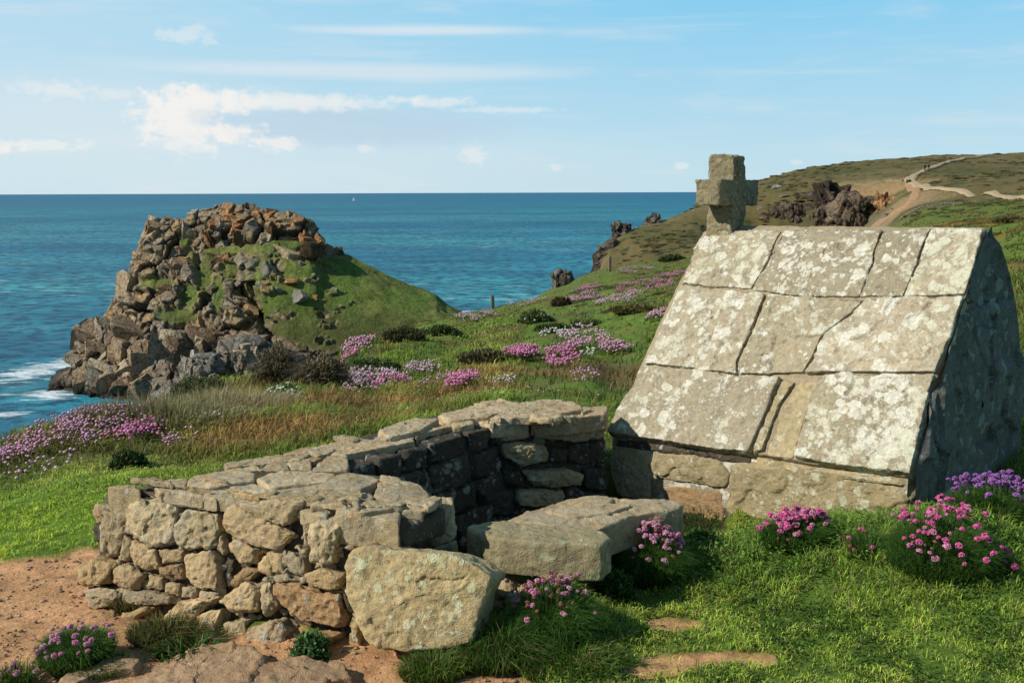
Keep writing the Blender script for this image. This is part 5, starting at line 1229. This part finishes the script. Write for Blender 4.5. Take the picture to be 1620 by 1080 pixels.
for d in [
 (28, 722, 90, 26, 420, PK, 'pink thrift drift running off the left edge above the lawn'),
 (82, 690, 90, 36, 620, PK, 'dense pink thrift drift on the crest at the far left'),
 (150, 668, 90, 18, 520, PK, 'long pink thrift drift along the brink above the sea at left'),
 (205, 662, 46, 9, 220, PK, 'short pink drift joining the long one on the left brink'),
 (150, 700, 100, 30, 260, PK, 'scattered pink heads on the bank behind the left end of the wall'),
 (215, 694, 70, 24, 300, HT, 'bright pink drift low on the bank above the small dark shrub'),
 (60, 750, 110, 30, 90, PL, 'thinly scattered pale heads just above the left lawn'),
 (270, 657, 66, 12, 420, HT, 'bright pink drift left of the straw grass foot'),
 (345, 668, 56, 14, 110, PL, 'thin pale drift in front of the straw grass'),
 (285, 705, 40, 20, 60, PK, 'few pink heads in the grass behind the wall, right of the shrub'),
 (551, 607, 62, 20, 700, PL, 'pale pink drift in the brown grass right of the blossoming bush'),
 (600, 603, 64, 12, 600, PL, 'pale pink drift touching a hot pink one in the middle of the slope'),
 (615, 614, 52, 12, 600, HT, 'hot pink drift lowest in the middle of the slope'),
 (572, 622, 50, 12, 90, PK, 'thin pink scatter under the pale drift'),
 (668, 592, 42, 10, 300, PL, 'small pale drift above the hot pink dome'),
 (690, 608, 44, 18, 110, PK, 'loose pink heads left of the hot pink dome'),
 (733, 607, 44, 26, 700, HT, 'round hot pink drift behind the basin wall'),
 (797, 614, 34, 8, 70, PL, 'sparse pale heads right of the round hot pink drift'),
 (607, 533, 66, 12, 700, PL, 'broad pale drift on the brow right above the dead bush'),
 (566, 547, 40, 12, 420, PK, 'pink drift at the lower left end of the broad pale one'),
 (552, 570, 22, 7, 180, HT, 'tiny hot pink drift beside the dead bush'),
 (826, 565, 42, 11, 600, HT, 'compact hot pink drift in the centre of the slope'),
 (893, 561, 34, 7, 160, PK, 'narrow pink drift above and right of the compact one'),
 (888, 577, 42, 14, 520, HT, 'hot pink drift stepping down right of the compact one'),
 (925, 602, 32, 12, 110, PK, 'thin pink drift just above the rear wall near the house'),
 (918, 535, 56, 10, 260, PL, 'pale wide drift upper middle of the slope'),
 (918, 551, 32, 6, 160, PK, 'narrow drift under the pale wide drift'),
 (975, 557, 40, 10, 260, PK, 'pink drift beside the left verge of the stone roof'),
 (957, 546, 22, 6, 110, PK, 'tiny pink drift above the one beside the roof verge'),
 (873, 530, 34, 6, 110, WH, 'white flower patch under the low wide bush'),
 (930, 568, 18, 4, 40, WH, 'tiny white flower patch near the roof'),
 (743, 502, 34, 8, 320, PL, 'pale drift on the brow left of the middle post'),
 (776, 497, 22, 5, 180, PL, 'tiny pale drift under the middle post'),
 (836, 477, 48, 9, 380, PL, 'pale slanting drift on the brow right of the middle post'),
 (918, 470, 60, 11, 620, PK, 'wide pink drift beside the dark brown bush'),
 (929, 455, 30, 9, 320, HT, 'hot pink drift above the wide one near the brow'),
 (977, 471, 54, 7, 420, PL, 'long pale drift right of the wide pink one'),
 (992, 453, 32, 8, 380, HT, 'hot pink drift in the middle of the upper slope'),
 (1035, 449, 44, 13, 560, HT, 'largest hot pink drift near the left verge of the roof top'),
 (1005, 428, 44, 8, 380, PK, 'pink drift right of the tall post'),
 (1065, 434, 30, 6, 260, HT, 'small hot pink drift next to the upper roof corner'),
 (1040, 500, 24, 10, 160, PK, 'pink drift half hidden by the roof verge'),
 (1500, 324, 46, 4, 160, PL, 'faint pink streak below the path on the far hill'),
 (1440, 337, 24, 4, 120, PL, 'faint pink streak beside the footpath behind the ridge'),
]: drift(*d)

# ------------------------------------------------------------------ posts, walkers, boat
def post(px, pyb, pyt, w, lab, col):
    p = on_ground(px, pyb, 20); hh = (pyb-pyt)*p[1]/FPX; q = np.array([(-w/2, 0), (w/2, 0), (w/2*.92, hh*.96), (w*.1, hh), (-w/2*.92, hh*.97)]); fr = Frame((0, -w/2, -.15), (.25, -1, 0))
    V, F = stone(q, w, seg=60, rnd=w*.12, amp=.25, seed=nseed(), res=w/6, smooth=1); W = fr.w(V); C = np.zeros((len(W), 3))+col
    tag(link('wooden_post', mk_mesh('wooden_post', W, F, M['wood'], True, C), None, p), lab, 'post', None)
post(650, 514, 497, .38, 'short pale wooden post on the brow beside the round dark bush', (.42, .36, .27))
post(780, 489, 465, .34, 'grey wooden post against the sea in the dip of the slope', (.13, .12, .10))
post(965, 430, 404, .34, 'tall brown wooden post by the cliff edge left of the cross', (.17, .13, .09))
post(1438, 292, 284, .9, 'squat dark green marker post at the fork of the far paths', (.03, .06, .03))

def walker(px, py, hgt, lab, side, coat):
    p = on_ground(px, py, 180, 320); s = hgt/1.75
    J = {'pel': (0, 0, .95), 'ch': (0, .03, 1.25), 'nk': (0, .02, 1.48), 'hd': (0, -.01, 1.62), 'ht': (0, 0, 1.74),
         'hl': (-.1, 0, .9), 'kl': (-.11, -.14*side, .5), 'fl': (-.11, -.06*side+.06, .08), 'tl': (-.11, -.06*side-.12, .04),
         'hr': (.1, 0, .9), 'kr': (.11, .10*side, .5), 'fr': (.11, .26*side, .10), 'tr': (.11, .26*side-.16, .04),
         'sl': (-.2, .02, 1.42), 'el': (-.27, .06*side, 1.16), 'wl': (-.25, -.08*side, .93), 'sr': (.2, .02, 1.42), 'er': (.27, -.02*side, 1.16), 'wr': (.25, -.14*side, .95)}
    R = dict(pel=.16, ch=.17, nk=.06, hd=.095, ht=.07, hl=.11, kl=.07, fl=.05, tl=.045, hr=.11, kr=.07, fr=.05, tr=.045, sl=.075, el=.055, wl=.04, sr=.075, er=.055, wr=.04)
    E = [('pel', 'ch'), ('ch', 'nk'), ('nk', 'hd'), ('hd', 'ht'), ('pel', 'hl'), ('hl', 'kl'), ('kl', 'fl'), ('fl', 'tl'), ('pel', 'hr'), ('hr', 'kr'), ('kr', 'fr'), ('fr', 'tr'), ('ch', 'sl'), ('sl', 'el'), ('el', 'wl'), ('ch', 'sr'), ('sr', 'er'), ('er', 'wr')]
    K = list(J); me = bpy.data.meshes.new('tmp'); me.from_pydata([tuple(c*s for c in J[k]) for k in K], [(K.index(a), K.index(b)) for a, b in E], [])
    o = bpy.data.objects.new('tmp', me); COL.objects.link(o); sk = o.modifiers.new('skin', 'SKIN'); o.modifiers.new('sub', 'SUBSURF').levels = 1
    for i, k in enumerate(K): me.skin_vertices[0].data[i].radius = (R[k]*s, R[k]*s*.85); me.skin_vertices[0].data[i].use_root = (i == 0)
    dg = bpy.context.evaluated_depsgraph_get(); m2 = bpy.data.meshes.new_from_object(o.evaluated_get(dg)); bpy.data.objects.remove(o)
    V = np.array([v.co[:] for v in m2.vertices]); C = np.zeros((len(V), 3))+coat; C[V[:, 2] < .92*s] = (.03, .032, .045); C[V[:, 2] < .09*s] = (.02, .018, .015); C[V[:, 2] > 1.51*s] = (.42, .26, .18)
    at = m2.color_attributes.new('Col', 'FLOAT_COLOR', 'POINT'); c4 = np.ones((len(V), 4), np.float32); c4[:, :3] = C; at.data.foreach_set('color', c4.ravel()); m2.materials.clear(); m2.materials.append(M['cloth'])
    ro = empty('person', p+[0, 0, .3], lab, 'person', 'walkers on the far path'); b_ = link('body', m2, ro)
    Vh, Fh = ICO[3]; Vh = Vh*[.105*s, .115*s, .10*s]; Vh[:, 2] = np.maximum(Vh[:, 2], -.03*s); link('hair', mk_mesh('hair', Vh+[0, .02*s, 1.68*s], Fh, M['cloth'], True, np.zeros((len(Vh), 3))+[.04, .025, .015]), ro)
walker(1463, 273, 1.85, 'person in a dark jacket walking on the left side of the far path', 1, (.025, .025, .035))
walker(1469, 273, 1.9, 'person in black walking on the right side of the far path', -1, (.018, .018, .02))

bp = on_z(559, 318.5, SEA); kk = bp[1]/FPX
ro = empty('sailing_boat', bp, 'tiny white sailing boat far out on the sea near the horizon', 'sailing boat')
def white(name, col):
    m, t, b = material(name); b.inputs['Base Color'].default_value = (*col, 1); b.inputs['Roughness'].default_value = .6; return m
M['sail'] = white('sailcloth', (.85, .85, .82)); M['hull'] = white('hull_paint', (.75, .75, .74))
L_ = 4.5*kk
hull = []
for i, s in enumerate(np.linspace(-1, 1, 13)):
    wv_ = .16*(1-abs(s)**2.2*(.6 if s < 0 else 1))*L_; 
    for a in np.linspace(-pi/2, pi/2, 9): hull.append((s*L_*.5, wv_*math.sin(a), .13*L_*(1-math.cos(a)*1.3)+.02*L_*s))
link('hull', mk_mesh('hull', np.array(hull), grid_faces(13, 9), M['hull']), ro)
link('mast', mk_mesh('mast', np.array([(x*.01*L_, y*.01*L_, z*L_) for z in (.05, 1.5) for x, y in ((-1, -1), (1, -1), (1, 1), (-1, 1))]), np.array([[0, 1, 5, 4], [1, 2, 6, 5], [2, 3, 7, 6], [3, 0, 4, 7]]), M['hull'], False), ro)
def sail(name, A_, B_, C_, belly):
    n = 10; V = []; F = []
    u, v = np.meshgrid(np.linspace(0, 1, n), np.linspace(0, 1, n)); A_, B_, C_ = map(lambda q: np.array(q)*L_, (A_, B_, C_))
    P = A_+(B_-A_)*v[..., None]+(C_-A_)*(u*(1-v))[..., None]; P[..., 1] += belly*L_*np.sin(pi*u)*(1-v)
    link(name, mk_mesh(name, P.reshape(-1, 3), grid_faces(n, n), M['sail']), ro)
sail('mainsail', (-.01, 0, .22), (-.01, 0, 1.48), (-.46, -.08, .24), .06); sail('jib', (.04, 0, 1.35), (.5, 0, .18), (.06, -.1, .22), .05)

# ------------------------------------------------------------------ small white and pink flowers strewn through the slope
A = Acc(); r = np.random.default_rng(77); n = 5200; t_ = r.uniform(-.5, .45, n); Y = np.exp(r.uniform(math.log(8), math.log(110), n)); X = t_*Y; P = np.stack([X, Y, 0*X], 1)
f = fbm(P/np.clip(Y/10, 1, 8)[:, None], .8, 3, 801); k = keep_mask(X, Y, False) & (r.random(n) < np.clip(.15+f*1.5, 0, 1)); X, Y = X[k], Y[k]; Z = ground(X, Y); Vi, Fi = ICO[1]
for i in range(len(X)):
    s_ = .009*np.clip(Y[i]/11, 1, 3.2)*r.uniform(.6, 1.2); c_ = np.array([(.72, .72, .60), (.70, .32, .48), (.74, .48, .57)][r.choice(3, p=[.45, .3, .25])]); A.add(Vi*[s_, s_, s_*.6]+[X[i], Y[i], Z[i]+np.clip(.05+.006*Y[i], .07, .3)*r.uniform(.6, 1.2)], Fi, c_)
tag(link('strewn_flowers', A.mesh('strewn_flowers', M['petal'], True)), 'tiny white and pink flowers strewn through the grass of the slope', 'flowers', None, 'stuff')
# ------------------------------------------------------------------ light, sky
el = radians(36); Sh = np.array([-.928, -.372]); S = Vector((Sh[0]*cos(el), Sh[1]*cos(el), sin(el)))
ld = bpy.data.lights.new('sun', 'SUN'); ld.energy = 5.0; ld.angle = radians(.53); ld.color = (1.0, .95, .85)
lo = bpy.data.objects.new('sun', ld); COL.objects.link(lo); lo.rotation_euler = S.to_track_quat('Z', 'Y').to_euler()
w = bpy.data.worlds.new('World'); SC.world = w; w.use_nodes = True; t = NT(w.node_tree)
bg = w.node_tree.nodes['Background']
sky = t.n('ShaderNodeTexSky', sky_type='NISHITA'); sky.sun_disc = False; sky.sun_elevation = el; sky.sun_rotation = math.atan2(Sh[0], Sh[1])
sky.air_density = 1.0; sky.dust_density = .6; sky.ozone_density = 1.6
dirv = t.n('ShaderNodeTexCoord').outputs['Generated']
sp = t.n('ShaderNodeSeparateXYZ'); t.L.new(dirv, sp.inputs[0]); dx, dy, dz = sp.outputs
hl = t.math('SQRT', t.math('ADD', t.math('MULTIPLY', dx, dx), t.math('MULTIPLY', dy, dy)))
az = t.math('ARCTAN2', dx, dy); e = t.math('DIVIDE', dz, t.math('MAXIMUM', hl, .01))
cv = t.n('ShaderNodeCombineXYZ'); t.put(cv.inputs[0], az); t.put(cv.inputs[1], e); cv = cv.outputs[0]
def A_(px): return math.atan((px-810)/FPX)
def E_(py): return (306-py)/FPX
c = sky.outputs[0]
SKYGAIN = 1.0
# haze toward the horizon, pale cyan overhead
band = t.mapr(e, 0.0, .22, 1, 0)
def ell(px, py, rx, ry, n, k=.5, inner=0.0):
    ax = t.math('DIVIDE', t.math('SUBTRACT', az, A_(px)), rx/FPX); ey = t.math('DIVIDE', t.math('SUBTRACT', e, E_(py)), ry/FPX)
    rr = t.math('SQRT', t.math('ADD', t.math('MULTIPLY', ax, ax), t.math('MULTIPLY', ey, ey)))
    rr = t.math('ADD', rr, t.math('MULTIPLY', t.math('SUBTRACT', n, .5), k*4))
    return rr
nf = t.noise(t.scalev(cv, (1, 1.4, 1)), 62, 7, .62); ns = t.noise(t.scalev(cv, (1, 5.5, 1)), 7, 5, .55, .3); nss = t.noise(t.scalev(cv, (1, 16, 1)), 3.2, 5, .6, .2)
W_ = (8.6, 8.5, 8.3)
def add(c, f, col): return t.mix(f, c, col)
SKY_T = (1.95, 6.15, 9.2); SKY_H = (6.2, 8.0, 8.7)
c = t.mix(.93, c, t.mix(t.mapr(e, -.02, .21, 0, 1, False), SKY_H, SKY_T))
lft = t.mapr(az, .25, -.5, 0, .45)
c = add(c, lft, (7.0, 8.3, 8.8))
c = add(c, t.math('MULTIPLY', t.mapr(nss, .5, .8), .3), W_)
c = add(c, t.math('MULTIPLY', t.mapr(ns, .5, .8), .3), W_)
for (px, py, rx, ry, s_, kk) in [(700, 62, 230, 9, .6, .35), (560, 122, 420, 16, .5, .35), (120, 25, 180, 14, .4, .4), (150, 190, 330, 70, .30, .2), (450, 250, 700, 60, .22, .15)]:
    c = add(c, t.mapr(ell(px, py, rx, ry, nss, kk), 1.15, .2, 0, s_), (8.3, 8.6, 8.8))
# shaded grey underside of the cumulus bank, then its bright heads
c = add(c, t.mapr(ell(560, 206, 270, 34, nf, .22), 1.2, .5, 0, .62), (5.1, 6.6, 8.0))
for (px, py, rx, ry, s_, kk) in [(285, 192, 56, 40, .97, .42), (335, 170, 80, 22, .95, .40), (305, 215, 60, 34, .8, .45), (450, 170, 190, 14, .8, .30), (375, 218, 48, 17, .95, .45), (450, 232, 38, 12, .85, .45), (320, 78, 40, 14, .45, .5), (105, 160, 50, 14, .5, .5), (200, 165, 40, 8, .4, .4), (85, 238, 70, 9, .65, .5), (10, 242, 30, 9, .85, .4), (755, 248, 26, 14, .5, .6), (880, 268, 12, 6, .35, .5), (1073, 268, 11, 6, .5, .5), (1255, 262, 12, 5, .35, .5), (700, 168, 60, 9, .55, .4), (585, 238, 14, 7, .5, .4), (640, 165, 30, 6, .5, .4), (800, 180, 90, 5, .45, .3)]:
    c = add(c, t.mapr(ell(px, py, rx, ry, nf, kk*1.7), 1.25, .35, 0, s_*.88), (9.3, 9.1, 8.8))
c = add(c, t.mapr(ell(335, 195, 30, 16, nf, .3), 1.1, .4, 0, .5), (6.6, 7.5, 8.3))
c = add(c, t.mapr(e, .22, .85, 0, .84), (.75, 1.6, 2.8)); c = add(c, t.mapr(dy, .25, -.35, 0, .6), (.9, 1.7, 2.8))
below = t.mapr(e, -.004, -.03); c = add(c, below, (1.2, 1.9, 2.3))
t.put(bg.inputs[0], c); bg.inputs[1].default_value = .098
SC.view_settings.view_transform = 'Standard'; SC.view_settings.look = 'None'; SC.view_settings.exposure = 0; SC.view_settings.gamma = 1
